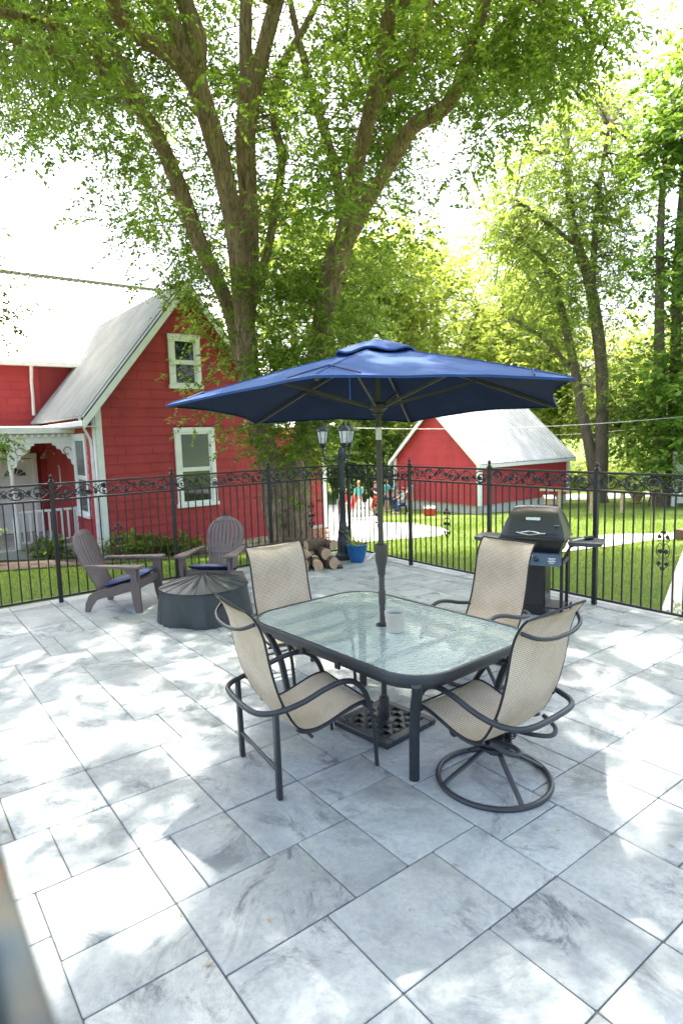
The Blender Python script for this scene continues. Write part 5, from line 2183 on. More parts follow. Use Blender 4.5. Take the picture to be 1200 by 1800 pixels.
# white lattice screen at the right edge
lp = atg(1183, 890)
lt = thing('lattice_screen', 'tall white lattice garden screen at the right edge of the lawn', 'lattice screen', lp, math.radians(-8))
LW, LH = 2.6, 2.75
b = MB()
for x in (0, LW):
    b.box((x, 0, LH / 2), (.26 if x == 0 else .14, .12, LH), bev=.01)
b.box((LW / 2, 0, LH - .06), (LW, .11, .12))
b.box((LW / 2, 0, .22), (LW, .11, .10))
b.build('frame', M['white'], lt, smooth=30)
b = MB()
for k in range(-14, 14):
    for sg in (-1, 1):
        x0 = k * .19
        P, Q = Vector((x0, 0, .25)), Vector((x0 + sg * 2.5, 0, 2.70))
        a = max(0.13, min(LW - .07, P.x))
        t0 = (a - P.x) / (Q.x - P.x)
        b_ = max(.13, min(LW - .07, Q.x))
        t1 = (b_ - P.x) / (Q.x - P.x)
        if t1 - t0 < .03:
            continue
        b.bar(P.lerp(Q, t0) + Vector((0, .012 * sg, 0)), P.lerp(Q, t1) + Vector((0, .012 * sg, 0)), .085, .018, up=(0, 1, 0)) if False else b.bar(P.lerp(Q, t0) + Vector((0, .012 * sg, 0)), P.lerp(Q, t1) + Vector((0, .012 * sg, 0)), .012, .085, up=(0, 0, 1))
b.build('lattice_strips', M['white'], lt, smooth=0, kind='stuff')

for (px, py, lb) in ((1118, 884, 'pale stone planter at the left foot of the ivy covered trunk'), (1163, 887, 'pale stone planter between the ivy covered trunk and the white lattice')):
    o = thing('planter', lb, 'planter', atg(px, py))
    MB().lathe([(.20, 0), (.22, .03), (.17, .08), (.24, .22), (.33, .40), (.36, .42), (.36, .48), (.30, .48)], 18, capt=True).build('bowl', M['birdwood'], o)
    b = MB()
    rr = random.Random(px)
    for i in range(60):
        a = rr.uniform(0, 6.28)
        blade(b, (.2 * math.cos(a) * rr.random(), .2 * math.sin(a) * rr.random(), .46), a, rr.uniform(.12, .3), .08, rr.uniform(.4, 1.4), .3, 3)
    b.build('foliage', M['leaf4'], o, smooth=60)

hk = atg(1142, 938)
o = thing('garden_hook', 'thin rusty shepherd hook standing in the lawn by the path', 'garden hook', hk)
s = hk.y / 1084
MB().tube(catmull([(0, 0, -.1), (0, 0, .5), (0, 0, 1.1), (.02, 0, 1.22), (.12, 0, 1.30), (.24, 0, 1.24), (.27, 0, 1.12), (.22, 0, 1.06)], 4), .011, 6).build('hook', M['logbark'], o)
o = thing('garden_box', 'small brown wooden garden box beside the path at the right edge', 'box', atg(1206, 950), .3)
MB().box((0, 0, .14), (.42, .30, .28), bev=.01).build('crate', M['logbark'], o)

# overhead cables
for (a, b_, lb) in ((aty(430, 744, 26), aty(1290, 722, 30), 'pale overhead cable crossing in front of the barn roof'), (aty(930, 765, 44), aty(1300, 718, 46), 'pale overhead cable crossing between the lawn trees')):
    P = []
    for i in range(25):
        t = i / 24
        q = a.lerp(b_, t)
        q.z -= .5 * (1 - (2 * t - 1) ** 2)
        P.append(q)
    c = MB()
    c.tube([p - a for p in P], .011, 5)
    ob = c.build('utility_cable', M['alu'], None, label=lb, cat='cable')
    ob.location = a

# weathered rail close to the lens
za = 1.74
e0, e1 = at(-12, 1440, za), at(112, 1820, za)
d = (e1 - e0).normalized()
nl = Vector((-d.y, d.x, 0))
if nl.x > 0:
    nl = -nl
wdt = (at(18, 1800, za) - at(105, 1800, za)).dot(nl)
rt = thing('weathered_railing', 'weathered blue grey railing with flaking orange patches, out of focus at the lower left corner', 'railing', (e0.x, e0.y, 0))
o_ = Vector((e0.x, e0.y, 0))
a, b_ = e0 - d * .25 - o_ + nl * wdt / 2, e1 + d * .5 - o_ + nl * wdt / 2
MB().bar(a - Vector((0, 0, .02)), b_ - Vector((0, 0, .02)), abs(wdt), .04, bev=.004).build('top_rail', M['railpaint'], rt)
for t_ in (.0, .95):
    q = a.lerp(b_, t_)
    MB().box((q.x, q.y, (za - .045) / 2), (.05, .05, za - .045), bev=.004).build('post', M['dark'], rt)

# fallen leaves on the paving
r = random.Random(31)
spots = [(140, 1450), (147, 1486), (105, 1442), (12, 1438), (318, 1607), (8, 1460), (303, 1413), (366, 1695), (92, 1353), (370, 1194), (437, 1390), (512, 1390), (545, 1390), (560, 1376), (668, 1316), (584, 1316), (1042, 1201), (1180, 1486), (1138, 1149), (1183, 1151), (474, 1617), (980, 1460), (994, 1460), (925, 1487), (577, 1425), (800, 1520), (690, 1340), (248, 1085), (720, 1600)]
lm = []
for k in range(4):
    P = [(-1, 0), (-.5, .32), (.1, .40), (.6, .26), (1, 0), (.6, -.24), (.1, -.36), (-.5, -.3)]
    lm.append(MB().add([(x, y * r.uniform(.8, 1.2), .18 * x * x + .25 * abs(y)) for x, y in P], [tuple(range(8))]).mesh('fallen_leaf', M['deadleaf'], 0))
for (px, py) in spots:
    p = at(px, py, .004)
    o = link('fallen_leaf', lm[r.randrange(4)], None, p, r.uniform(0, 6.28), label='small yellowed leaf fallen on the grey paving', cat='leaf', group='fallen leaves on the paving')
    s_ = r.uniform(.009, .017)
    o.scale = (s_, s_, s_)


# ================================================================== TREES AND PLANTS
def unit(v):
    return v / np.maximum(1e-9, np.linalg.norm(v, axis=1, keepdims=True))


def foliage(name, P, D, L, nleaf, ll, lw, mat, parent, seed, droop=.25, kind=None, org=(0, 0, 0), spread=.9):
    """P twig bases, D twig directions; leaves alternate along each twig, one blade = a folded pair of triangles"""
    rng = np.random.default_rng(seed)
    P, D = np.asarray(P, float) - np.asarray(org), unit(np.asarray(D, float))
    N = len(P)
    Ls = L * rng.uniform(.6, 1.25, N)
    t = (np.arange(nleaf) + .6) / nleaf
    up = np.array([0, 0, 1.0])
    side = unit(np.cross(D, up) + rng.normal(0, .25, (N, 3)))
    pos = P[:, None] + D[:, None] * (Ls[:, None] * t)[..., None]
    pos[..., 2] -= droop * (Ls[:, None] * t ** 2)
    sg = np.where(np.arange(nleaf) % 2 == 0, 1, -1)
    ax = D[:, None] * .55 + side[:, None] * sg[None, :, None] * spread + rng.normal(0, .28, (N, nleaf, 3))
    ax[..., 2] -= .25
    ax = ax.reshape(-1, 3)
    ax = unit(ax)
    nr = unit(np.tile(up, (N * nleaf, 1)) + rng.normal(0, .34, (N * nleaf, 3)))
    w = unit(np.cross(ax, nr))
    nr = np.cross(w, ax)
    b = pos.reshape(-1, 3)
    sc = rng.uniform(.5, 1.3, (N * nleaf, 1))
    l, wd = ll * sc, lw * sc
    V = np.empty((N * nleaf, 4, 3))
    V[:, 0] = b
    V[:, 1] = b + ax * l * .45 + w * wd * .5 + nr * wd * .16
    V[:, 2] = b + ax * l
    V[:, 3] = b + ax * l * .45 - w * wd * .5 + nr * wd * .16
    o = link(name, fast_mesh(name, V.reshape(-1, 3), 4, mat), parent, kind=kind)
    return o


def in_poly(p, poly):
    x, y = p
    c = False
    n = len(poly)
    for i in range(n):
        x0, y0 = poly[i]
        x1, y1 = poly[(i + 1) % n]
        if (y0 > y) != (y1 > y) and x < (x1 - x0) * (y - y0) / (y1 - y0) + x0:
            c = not c
    return c


def limb_pts(path):
    return [(aty(px, py, y), w / 2 * y / 1084) for px, py, y, w in path]


def limb(root, org, path, extra=None, mat='bark', name='limb', n=12, sub=4, store=None, rough=0, slim=.88):
    q = [(p, w * slim) for p, w in limb_pts(path)]
    if extra:
        q += extra
    P = catmull([p for p, _ in q], sub)
    Rr = []
    for i in range(len(q) - 1):
        for k in range(sub):
            Rr.append(q[i][1] + (q[i + 1][1] - q[i][1]) * k / sub)
    Rr.append(q[-1][1])
    b = MB()
    b.tube([p - org for p in P], Rr, n)
    if rough:
        rr = random.Random(len(P))
        for i in range(len(b.v)):
            ring, k = divmod(i, n)
            if ring >= len(P):
                break
            c = P[ring] - org
            f = 1 + rough * math.sin(k * 2.6 + ring * .35) + rr.uniform(-.035, .035)
            b.v[i] = tuple(c + (Vector(b.v[i]) - c) * f)
    if store is not None:
        store += [(p, r_) for p, r_ in zip(P, Rr)]
    return b.build(name, M[mat], root, smooth=70)


def ext(path, d, L, r1):
    """continue a limb beyond the frame"""
    q = limb_pts(path[-2:])
    v = (q[1][0] - q[0][0]).normalized()
    dd = (v + Vector(d)).normalized()
    return [(q[1][0] + dd * L * .5, (q[1][1] + r1) / 2), (q[1][0] + dd * L + Vector((0, 0, .1 * L)), r1)]


def elm():
    base = aty(512, 985, 12.0)
    base.z = terr(base.x, base.y)
    root = thing('elm_tree', 'huge old elm with several thick trunks rising between the fence and the red house', 'tree', base)
    S = []
    y = 12.0
    lo = aty(512, 985, y)
    trunk = [(512, 1015, y, 96), (511, 985, y, 84), (508, 930, y, 86), (503, 880, y, 92), (500, 845, y, 92), (498, 800, y, 74)]
    limb(root, base, trunk, mat='bark', name='trunk', n=20, sub=5, store=S, rough=.10)
    A = [(484, 880, 11.9, 46), (470, 800, 11.9, 46), (452, 730, 11.85, 42), (438, 660, 11.8, 40), (432, 590, 11.8, 41), (424, 500, 11.8, 40), (411, 400, 11.8, 36), (392, 300, 11.8, 37), (366, 210, 11.7, 37), (342, 135, 11.6, 40)]
    limb(root, base, A, name='limb', n=14, store=S, rough=.06)
    Bq = [(526, 880, 12.15, 42), (534, 790, 12.2, 42), (548, 690, 12.2, 40), (562, 600, 12.2, 40), (580, 500, 12.2, 44), (598, 435, 12.15, 46)]
    limb(root, base, Bq, name='limb', n=14, store=S, rough=.06)
    subs = [
        ([(346, 150, 11.6, 36), (300, 98, 11.3, 30), (250, 66, 11.0, 29), (208, 28, 10.7, 27), (188, -20, 10.4, 24)], (-.3, -.7, .2), 3.2, .05),
        ([(340, 140, 11.6, 30), (318, 70, 11.5, 26), (288, 0, 11.3, 26), (276, -50, 11.2, 24)], (-.1, -.6, .5), 3.2, .06),
        ([(344, 140, 11.65, 38), (346, 70, 11.6, 36), (324, 0, 11.5, 34), (314, -60, 11.4, 30)], (.1, -.2, .9), 3.0, .06),
        ([(430, 600, 12.0, 34), (440, 470, 12.3, 36), (436, 340, 12.4, 36), (432, 240, 12.4, 37), (440, 160, 12.4, 40)], None, 0, 0),
        ([(437, 180, 12.4, 30), (432, 90, 12.4, 24), (433, 0, 12.4, 24), (436, -60, 12.4, 22)], (0, -.1, 1), 2.5, .05),
        ([(440, 175, 12.4, 34), (462, 90, 12.3, 29), (486, 0, 12.2, 29), (498, -60, 12.1, 26)], (.2, -.4, .6), 3.2, .06),
        ([(424, 640, 12.2, 30), (402, 540, 12.3, 30), (352, 430, 12.2, 30), (308, 310, 12.0, 30), (266, 220, 11.7, 28), (216, 158, 11.4, 25), (168, 90, 11.0, 20), (112, 50, 10.6, 17), (-10, 18, 10.0, 12), (-90, 0, 9.6, 8)], None, 0, 0),
        ([(236, 182, 11.5, 15), (160, 118, 11.2, 13), (80, 92, 11.0, 11), (-30, 52, 10.6, 8)], None, 0, 0),
        ([(250, 190, 11.6, 18), (212, 110, 11.9, 16), (150, 30, 12.0, 14), (110, -30, 12.1, 12)], (-.2, 0, .5), 2.0, .03),
        ([(598, 445, 12.15, 36), (612, 375, 12.1, 31), (627, 290, 12.0, 30), (646, 215, 11.8, 29), (666, 130, 11.6, 27), (684, 20, 11.3, 25), (690, -50, 11.1, 23)], (.0, -.6, .4), 3.4, .06),
        ([(596, 450, 12.15, 34), (640, 365, 11.9, 27), (688, 285, 11.6, 27), (726, 222, 11.3, 29), (788, 182, 11.0, 27), (822, 100, 10.8, 22), (852, 0, 10.5, 22), (862, -50, 10.4, 20)], (.3, -.5, .3), 3.0, .05),
        ([(650, 205, 11.8, 22), (700, 130, 11.7, 18), (738, 60, 11.7, 16), (760, -30, 11.7, 14)], (0, 0, .6), 2.0, .03),
        ([(800, 160, 10.95, 15), (850, 90, 10.6, 13), (905, 20, 10.3, 12), (950, -30, 10.0, 10)], (.3, -.2, .2), 1.5, .03),
        ([(600, 380, 12.3, 20), (590, 300, 12.8, 20), (560, 200, 13.2, 17), (530, 90, 13.4, 14), (510, 0, 13.5, 12)], (0, 0, .6), 2.0, .03),
        ([(500, 280, 13.0, 17), (480, 200, 13.2, 16), (495, 120, 13.3, 14), (540, 40, 13.4, 12), (570, -20, 13.4, 10)], None, 0, 0),
        ([(436, 560, 12.4, 20), (470, 440, 13.0, 18), (490, 330, 13.2, 17), (498, 260, 13.2, 14)], None, 0, 0),
    ]
    for path, d, L, r1 in subs:
        limb(root, base, path, ext(path, d, L, r1) if d else None, name='limb', n=10, store=S, rough=.05)
    # long limbs reaching out over the patio, above the frame
    over = [[(-.9, 11.2, 9.2, .17), (-.6, 9.0, 10.2, .13), (-.8, 6.8, 10.8, .09), (-1.2, 4.4, 11.0, .05)],
            [(1.2, 11.0, 9.0, .15), (2.0, 9.0, 10.0, .11), (2.6, 6.8, 10.6, .08), (3.0, 4.4, 10.8, .04)],
            [(-3.0, 10.4, 9.0, .13), (-3.6, 8.6, 9.8, .10), (-4.0, 6.4, 10.3, .07), (-4.2, 4.2, 10.4, .04)],
            [(.2, 10.2, 9.6, .12), (.6, 8.0, 10.6, .09), (.8, 5.8, 11.1, .05)]]
    for q in over:
        P = catmull([Vector(p[:3]) - base for p in q], 4)
        Rr = [q[0][3] + (q[-1][3] - q[0][3]) * i / (len(P) - 1) for i in range(len(P))]
        MB().tube(P, Rr, 10).build('limb', M['bark'], root, smooth=70)
        S += [(p + base, r_) for p, r_ in zip(P, Rr)]
    # ---------------- foliage in view
    poly = [(-90, -120), (1000, -120), (1100, 0), (1066, 60), (1046, 118), (960, 160), (890, 222), (835, 262), (790, 300), (735, 330), (705, 380), (690, 430), (650, 520), (620, 610), (600, 700), (560, 790), (505, 800), (450, 720), (410, 660), (395, 640), (375, 590), (360, 530), (300, 490), (262, 470), (262, 425), (225, 345), (215, 290), (250, 245), (160, 205), (95, 225), (20, 245), (-90, 230)]
    rng = np.random.default_rng(77)
    SP = np.array([list(p) for p, _ in S])
    tw, td, br = [], [], MB()
    def clump(c, n, sig, brw=.010, droop=0):
        d2 = ((SP - np.array(c)) ** 2).sum(1)
        k = int(np.argmin(d2))
        s0 = Vector(SP[k])
        v = Vector(c) - s0
        if v.length > .35 and brw:
            mid = s0.lerp(Vector(c), .5) + Vector((rng.normal(0, .12), rng.normal(0, .12), .10 * v.length))
            br.tube([p - base for p in catmull([s0, mid, Vector(c)], 3)], [brw * 1.6, brw * 1.4, brw * 1.25, brw * 1.1, brw * .9, brw * .7, brw * .45], 5, cap=False)
        q = rng.normal(0, sig, (n, 3)) * np.array([1, 1, .55]) + np.array(c)
        dd = (q - np.array(c)) * .8 + np.array(v.normalized()) * .5 * sig + rng.normal(0, .5 * sig, (n, 3))
        dd[:, 2] -= droop * sig
        tw.append(q)
        td.append(dd)
    cnt = 0
    while cnt < 330:
        px, py = rng.uniform(-90, 1100), rng.uniform(-120, 800)
        if not in_poly((px, py), poly):
            continue
        low = py > 430
        # keep the stems readable: most clumps sit behind them
        yy = rng.choice([rng.uniform(12.6, 15.5), rng.uniform(9.6, 11.4)], p=[.78, .22])
        if low:
            yy = rng.choice([rng.uniform(12.3, 13.6), rng.uniform(10.9, 11.7)], p=[.75, .25])
        near_stem = (abs(px - np.interp(py, [100, 300, 500, 660, 900], [335, 392, 425, 440, 490])) < 42 and py > 120) or (abs(px - np.interp(py, [200, 300, 450, 600, 800], [735, 680, 598, 562, 530])) < 30 and py > 190) or (abs(px - np.interp(py, [0, 160, 250, 500], [470, 440, 432, 440])) < 26 and py < 480)
        if near_stem and yy < 12.4 and rng.random() < .85:
            continue
        c = aty(px, py, yy)
        sig = rng.uniform(.20, .42) * (.9 if low else 1)
        clump(c, int(rng.uniform(24, 48)), sig)
        cnt += 1
    for k in range(28):
        px, py = rng.uniform(250, 720), rng.uniform(240, 560)
        if in_poly((px, py), poly):
            clump(aty(px, py, rng.uniform(12.5, 14.5)), 34, .34)
    for (x0, x1, y0, y1, m_) in ((-60, 300, -80, 230, 22), (840, 1060, -60, 200, 14), (560, 800, -60, 260, 16)):
        for k in range(m_):
            px, py = rng.uniform(x0, x1), rng.uniform(y0, y1)
            if in_poly((px, py), poly):
                clump(aty(px, py, rng.uniform(11.6, 13.5) if x1 < 900 else rng.uniform(9.8, 11.5)), 34, .34)
    # loose sprays that stick out against the sky and the house
    for (px, py, yy, n) in ((150, 330, 10.8, 5), (215, 345, 10.9, 10), (190, 355, 10.9, 6), (232, 300, 11, 10), (225, 415, 11, 9), (250, 405, 11.2, 12), (215, 270, 11, 9), (262, 495, 11.4, 10), (300, 520, 11.4, 9), (330, 662, 10.7, 5), (350, 690, 10.8, 7), (300, 658, 10.6, 3), (350, 735, 10.8, 7), (390, 725, 10.9, 14), (430, 760, 11.0, 16), (385, 590, 11.2, 12), (395, 640, 11.2, 10), (375, 560, 11.2, 8),
                           (60, 250, 10, 16), (110, 235, 10, 14), (160, 232, 10.2, 12), (20, 262, 10, 10), (1060, 18, 10, 8), (1080, 40, 10, 6), (1070, 75, 10, 6), (1040, 110, 10, 10), (900, 220, 10.6, 14), (850, 255, 10.8, 12), (835, 300, 11, 8), (790, 310, 11, 14),
                           (470, 580, 11.3, 30), (500, 620, 11.4, 34), (540, 650, 11.5, 34), (520, 690, 11.3, 30), (480, 660, 11.3, 26), (455, 700, 11.2, 18), (610, 580, 11.6, 30), (630, 540, 11.8, 26), (560, 740, 11.2, 34), (525, 730, 11.1, 30), (495, 770, 11.0, 26), (550, 790, 10.9, 24), (590, 740, 11.0, 24), (640, 610, 11.6, 22), (620, 660, 11.5, 24), (480, 480, 11.6, 30), (510, 530, 11.7, 30), (540, 580, 11.8, 24), (470, 520, 11.4, 24), (340, 470, 11.4, 24), (380, 480, 11.5, 18), (480, 790, 10.9, 22), (530, 775, 11.0, 26), (570, 760, 11.0, 22), (515, 840, 10.7, 12), (540, 800, 10.8, 22), (470, 740, 11, 24), (590, 700, 11.2, 26), (560, 690, 11.2, 26), (440, 650, 11.4, 14), (600, 640, 11.6, 24), (600, 800, 11.4, 10), (510, 880, 10.9, 5), (445, 770, 11, 14), (500, 720, 11, 24)):
        clump(aty(px, py, yy), n, .17, .006)
    P, D = np.concatenate(tw), np.concatenate(td)
    foliage('crown', P, D, .38, 13, .094, .050, M['leaf'], root, 5, droop=.30, org=base)
    br.build('small_branches', M['bark'], root, smooth=70, kind='stuff')
    # ---------------- the part of the crown above the frame that dapples the paving
    SPOTS = [(335, 1490, .30), (300, 1540, .22), (390, 1555, .16), (40, 1600, .34), (140, 1640, .30), (250, 1600, .22), (1150, 1300, .34), (1120, 1370, .24), (1160, 1215, .30), (1040, 1230, .22), (1080, 1180, .25), (1170, 1420, .22), (1190, 1350, .3), (1140, 1120, .16),
             (140, 1230, .34), (240, 1225, .34), (320, 1235, .3), (100, 1325, .24), (50, 1290, .26), (350, 1325, .24), (390, 1255, .26), (200, 1145, .30), (290, 1130, .26), (420, 1140, .3), (20, 1245, .2), (140, 1420, .18), (20, 1390, .2), (930, 1735, .12), (870, 1730, .10),
             (60, 1085, .2), (120, 1068, .3), (190, 1110, .3), (330, 1180, .35), (450, 1010, .4), (560, 1015, .4), (640, 1020, .4), (740, 1020, .45), (810, 1060, .3), (700, 1040, .35), (1000, 1150, .3), (1050, 1110, .2), (600, 1210, .15), (430, 1190, .3), (250, 1300, .2), (180, 1290, .18)]
    SPx = np.array([[*at(a, b).xy, r_] for a, b, r_ in SPOTS])
    n = 21000
    fx, fy = rng.uniform(-7.5, 8.0, n), rng.uniform(-3.5, 13.0, n)
    k1, k2, k3 = rng.uniform(0, 6, 3)
    fld = np.sin(2.1 * fx + 1.3 * np.sin(1.7 * fy) + k1) + np.sin(2.6 * fy - 1.1 * np.sin(2.2 * fx) + k2) + .8 * np.sin(4.3 * fx + 3.1 * fy + k3)
    thr = np.where(fy > 4.6, -1.2, -1.4)
    keep = fld > thr + rng.normal(0, .25, n)
    d = np.hypot(fx[:, None] - SPx[None, :, 0], (fy[:, None] - SPx[None, :, 1]) * .9) / (SPx[None, :, 2] * np.where(SPx[None, :, 1] > 4.2, .74, 1.0))
    keep &= ~((d < 1).any(1))
    z = np.maximum(8.2, 2.75 + .95 * fy) + rng.uniform(0, 3.6, n)
    cot = math.hypot(SUN_DIR.x, SUN_DIR.y) / SUN_DIR.z
    X = fx + SUN_DIR.x / SUN_DIR.z * z
    Y = fy + SUN_DIR.y / SUN_DIR.z * z
    keep &= (z - 2) > .70 * Y
    P = np.stack([X, Y, z], 1)[keep]
    D = rng.normal(0, 1, (len(P), 3)) * np.array([1, 1, .35])
    foliage('crown', P, D, .30, 11, .120, .066, M['leaf'], root, 6, droop=.15, org=base)
    return S


elm()


def small_tree(name, label, base, trunks, poly, depth, spread, nclump, ntw, sig, L, nleaf, ll, lw, leafmat, seed, group=None, bark='bark2', crownz=None):
    root = thing(name, label, 'tree', base, group=group)
    S = []
    for i, t in enumerate(trunks):
        limb(root, base, t, mat=bark, name='trunk' if i == 0 else 'limb', n=10, store=S, rough=.05, slim=.78)
    rng = np.random.default_rng(seed)
    SP = np.array([list(p) for p, _ in S])
    xs, ys = [p[0] for p in poly], [p[1] for p in poly]
    tw, td = [], []
    br = MB()
    c_ = 0
    while c_ < nclump:
        px, py = rng.uniform(min(xs), max(xs)), rng.uniform(min(ys), max(ys))
        if not in_poly((px, py), poly):
            continue
        yy = depth + rng.uniform(-spread, spread)
        c = np.array(aty(px, py, yy))
        k = int(np.argmin(((SP - c) ** 2 * np.array([1, 1, 1.6])).sum(1)))
        v = Vector(c) - Vector(SP[k])
        if v.length > .6:
            s0 = Vector(SP[k])
            mid = s0.lerp(Vector(c), .5) + Vector((0, 0, .1 * v.length))
            w = .012 * depth / 12
            br.tube([p - base for p in catmull([s0, mid, Vector(c)], 2)], [w * 1.8, w * 1.4, w * 1.1, w * .8, w * .4], 4, cap=False)
        q = rng.normal(0, sig, (ntw, 3)) * np.array([1, 1, .7]) + c
        tw.append(q)
        td.append((q - c) + rng.normal(0, .4 * sig, (ntw, 3)) + np.array([0, 0, -.15 * sig]))
        c_ += 1
    foliage('crown', np.concatenate(tw), np.concatenate(td), L, nleaf, ll, lw, leafmat, root, seed + 1, droop=.25, org=base)
    br.build('small_branches', M[bark], root, smooth=60, kind='stuff')
    return root


b0 = atg(1048, 883)
d = b0.y
small_tree('ash_tree', 'tall loose ash with a forked trunk beside the barn', b0,
           [[(1050, 892, d, 54), (1050, 870, d, 40), (1052, 840, d, 36), (1056, 800, d, 30), (1058, 700, d, 28), (1054, 620, d, 26), (1046, 560, d, 25), (1034, 490, d, 22), (1012, 420, d, 18), (1000, 350, d, 15), (996, 260, d, 10)],
            [(1046, 860, d, 30), (1038, 800, d + .3, 26), (1022, 720, d + .6, 22), (1008, 640, d + 1, 19), (985, 540, d + 1, 16), (965, 470, d + 1.2, 12), (915, 420, d + 1.4, 8)],
            [(1040, 520, d, 15), (1044, 430, d - .5, 13), (1052, 330, d - .8, 10), (1070, 220, d - 1, 7)],
            [(1012, 660, d + 1, 10), (960, 600, d + 1, 9), (900, 560, d + .5, 6)],
            [(1010, 430, d, 10), (960, 390, d - .6, 9), (905, 350, d - 1, 6)]],
           [(838, 330), (880, 270), (940, 215), (985, 120), (1030, 108), (1085, 130), (1130, 190), (1128, 300), (1112, 400), (1092, 470), (1086, 560), (1070, 680), (1010, 740), (985, 640), (940, 560), (880, 520), (850, 430)],
           d + 2.5, 4.5, 165, 30, .85, .75, 12, .23, .10, M['leaf2'], 41)
b0 = atg(1162, 888)
d = b0.y
small_tree('ivy_tree', 'ivy covered tree with two dark trunks near the white lattice', b0,
           [[(1163, 900, d, 66), (1162, 870, d, 50), (1160, 820, d, 38), (1158, 700, d, 24), (1158, 560, d, 22), (1160, 400, d, 16), (1166, 300, d, 10), (1172, 220, d, 5)],
            [(1168, 840, d, 30), (1180, 760, d + .3, 24), (1186, 640, d + .4, 22), (1190, 480, d + .4, 20), (1198, 330, d + .4, 12), (1208, 220, d + .4, 6)]],
           [(1140, 170), (1165, 85), (1280, 40), (1290, 830), (1150, 838), (1122, 800), (1118, 740), (1146, 640), (1152, 560), (1128, 500), (1118, 440), (1140, 380), (1148, 260)],
           d, 2.2, 120, 32, .62, .55, 9, .26, .19, M['leaf3'], 43)
FAR = [  # px, top, bottom, depth, half width px, label
    (520, 330, 800, 43, 120, 'bright leafy tree right behind the big elm trunks'),
    (665, 385, 830, 40, 95, 'yellow green tree standing behind the umbrella top'),
    (770, 410, 800, 47, 100, 'bright tree behind the barn roof left end'),
    (880, 470, 800, 52, 90, 'bright tree behind the barn roof right end'),
    (975, 520, 800, 56, 75, 'pale far tree seen between the barn and the ash'),
    (1105, 580, 830, 50, 62, 'low far tree between the ash and the ivy covered tree'),
    (330, 545, 760, 38, 60, 'small tree top showing above the farmhouse ridge'),
    (720, 560, 850, 60, 130, 'distant tree low behind the umbrella pole'),
    (1240, 480, 840, 46, 90, 'tall tree at the right edge behind the lattice'),
    (940, 330, 780, 60, 70, 'tall far tree showing through the ash crown')]
for i, (px, tp, bt, dep, hw, lb) in enumerate(FAR):
    q = aty(px, bt, dep)
    base = Vector((q.x, q.y, terr(q.x, q.y)))
    rr = random.Random(i)
    f = 1084 / dep
    gy = 760 + (EYE - base.z) * f
    mid = (tp + bt) / 2
    tr = [[(px, gy, dep, 22), (px + 3, bt - 20, dep, 17), (px - 5, mid, dep, 13), (px + 4, tp + 60, dep, 6)],
          [(px, bt - 30, dep, 10), (px + hw * .4, mid + 20, dep + 1, 8), (px + hw * .7, mid - 60, dep + 1, 4)],
          [(px, bt - 50, dep, 10), (px - hw * .4, mid + 10, dep - 1, 8), (px - hw * .65, mid - 70, dep - 1, 4)]]
    pl = []
    for k in range(16):
        a = 2 * PI * k / 16
        rad = rr.uniform(.80, 1.12)
        pl.append((px + hw * rad * math.cos(a), mid - (mid - tp) * rad * math.sin(a) * (1 if math.sin(a) > 0 else .95)))
    area = hw * (bt - tp) * (dep / 1084) ** 2
    small_tree('background_tree', lb, base, tr, pl, dep, hw * dep / 1084 * .8, int(46 + area * .72), 24, 1.0, .95, 9, .36, .21, M['leaf4'], 100 + i, group='trees beyond the barn')


def bush(label, base, w, h, n, leaf, mat, seed, name='shrub'):
    root = thing(name, label, 'shrub', base)
    rng = np.random.default_rng(seed)
    st = MB()
    for k in range(5):
        a = rng.uniform(0, 6.28)
        st.tube([(0, 0, 0), (w * .2 * math.cos(a), w * .2 * math.sin(a), h * .5), (w * .35 * math.cos(a), w * .35 * math.sin(a), h * .85)], [.03 * h, .02 * h, .008 * h], 5)
    st.build('stem', M['bark2'], root)
    u = unit(rng.normal(0, 1, (n, 3)))
    rad = rng.uniform(.35, 1, (n, 1)) ** .5
    lump = 1 + .18 * np.sin(u[:, :1] * 5 + seed) + .14 * np.sin(u[:, 1:2] * 7 + 2 * seed) + .1 * np.sin(u[:, 2:3] * 6)
    P = u * rad * lump * np.array([w / 2, w / 2, h / 2]) + np.array([0, 0, h * .52])
    P = P[P[:, 2] > .02]
    D = P - np.array([0, 0, h * .2]) + rng.normal(0, .25, P.shape) * h
    foliage('foliage', P, D, leaf * 3.0, 7, leaf, leaf * .55, mat, root, seed, droop=.3)
    return root


g = lambda px, py: atg(px, py)
bush('dark tall shrub behind the people, right of the lamp post', g(665, 893) + Vector((0, 5, 0)), 6.0, 5.2, 1500, .22, M['leaf5'], 1)
bush('dark shrub left of the lamp post beyond the driveway', g(602, 893) + Vector((-.5, 9, 0)), 5.0, 5.0, 1200, .22, M['leaf5'], 2)
bush('rounded hedge bush behind the timber rail, right of the barn', g(1025, 868) + Vector((0, 4, 0)), 4.6, 1.9, 900, .16, M['leaf2'], 3)
bush('low hedge bush beyond the planters', g(1100, 868) + Vector((0, 4, 0)), 4.6, 1.8, 900, .16, M['leaf4'], 4)
bush('hedge bush behind the white lattice screen', g(1190, 868) + Vector((0, 4, 0)), 4.6, 2.0, 900, .16, M['leaf2'], 5)
bush('leafy hosta clump against the house corner behind the side-on brown chair', W(4.35, 13.75, terr(0, 12.9) + .02),   .62, .36, 130, .11, M['leaf'], 6, 'hosta')
bush('leafy clump along the house wall left of the second fence post', W(5.0, 13.8, terr(0, 13.6) + .02), .66, .34, 130, .11, M['leaf'], 7, 'hosta')
bush('leafy clump under the ground floor window', W(5.75, 13.85, terr(0, 14.2) + .02), .6, .30, 110, .11, M['leaf'], 8, 'hosta')
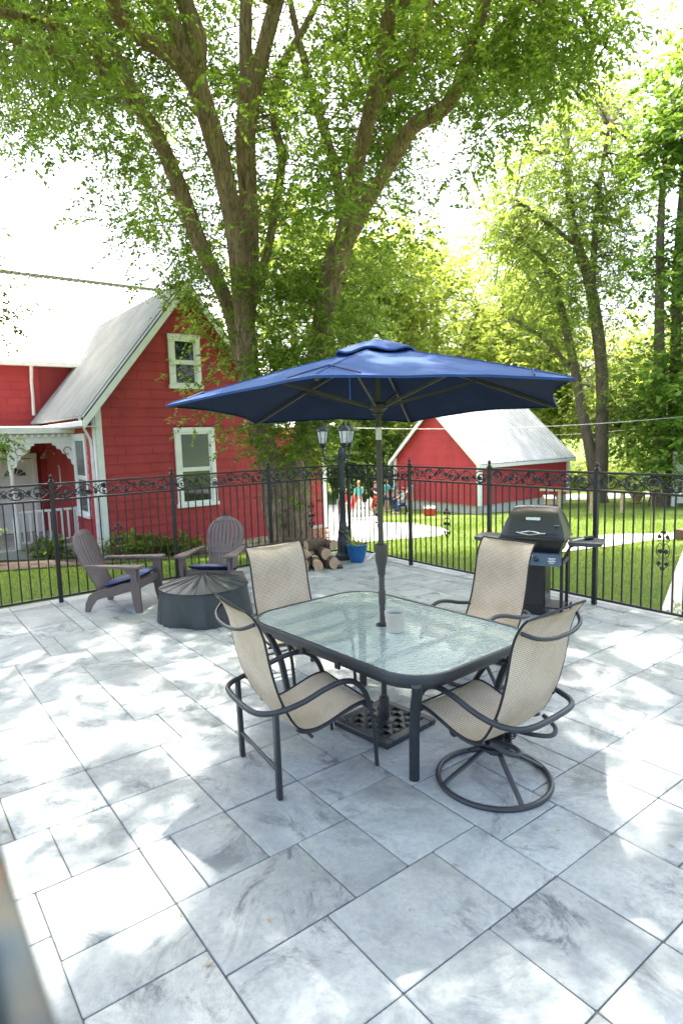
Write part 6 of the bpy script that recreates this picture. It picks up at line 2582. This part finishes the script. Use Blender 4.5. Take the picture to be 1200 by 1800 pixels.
bush('broad leafy clump in front of the porch edge', W(3.15, 15.6, terr(0, 14.4) + .02), .62, .36, 130, .11, M['leaf'], 9, 'hosta')
bush('reddish green bush at the left edge beside the porch', W(1.3, 14.6, terr(0, 12.4) + .02), 1.1, 1.0, 420, .09, M['leaf'], 10)
bush('small grass tuft at the patio edge by the walkway', W(6.60, 2.75, .0), .22, .16, 60, .04, M['leaf2'], 12, 'tuft')

# the tree whose branch tips hang in at the left edge
tb = Vector((-6.6, 7.4, terr(0, 7.4)))
root = thing('locust_tree', 'feathery branch tips of a tree hanging in at the left edge above the farmhouse roof', 'tree', tb)
MB().tube(catmull([(0, 0, 0), (.1, 0, 1.6), (.0, .1, 3.2), (.3, 0, 5), (.2, 0, 7)], 4), [.17 - .008 * i for i in range(17)], 12).build('trunk', M['bark2'], root, smooth=70)
tw, td = [], []
rng = np.random.default_rng(3)
for (px, py, n) in ((10, 495, 5), (-5, 520, 9), (30, 540, 8), (55, 530, 4), (-10, 560, 12), (20, 575, 7), (-5, 600, 7), (-30, 540, 14), (5, 780, 6), (-10, 760, 8), (-25, 790, 9), (-80, 500, 30), (-120, 620, 30), (-60, 430, 30), (-90, 760, 20)):
    c = aty(px, py, 6.6)
    q = np.array(c) + rng.normal(0, .055 if n < 20 else .2, (n, 3))
    tw.append(q)
    td.append(np.tile([1.0, -.1, -.15], (n, 1)) + rng.normal(0, .35, (n, 3)))
foliage('crown', np.concatenate(tw), np.concatenate(td), .20, 13, .060, .026, M['leaf5'], root, 9, droop=.35, org=tb, spread=1.1)
b = MB()
for (px, py) in ((30, 545), (-5, 600), (0, 780)):
    e = aty(px, py, 6.6) - tb
    b.tube(catmull([Vector((.1, 0, 3.0 if py < 700 else 1.7)), Vector((.1, 0, 3.0)).lerp(e, .5) + Vector((0, 0, .15)), e], 4), [.03, .026, .022, .018, .015, .012, .009, .006, .004], 6)
b.build('limb', M['bark2'], root, smooth=70)
print('polys', sum(len(o.data.polygons) for o in bpy.data.objects if o.type == 'MESH'), 'objs', len(bpy.data.objects))
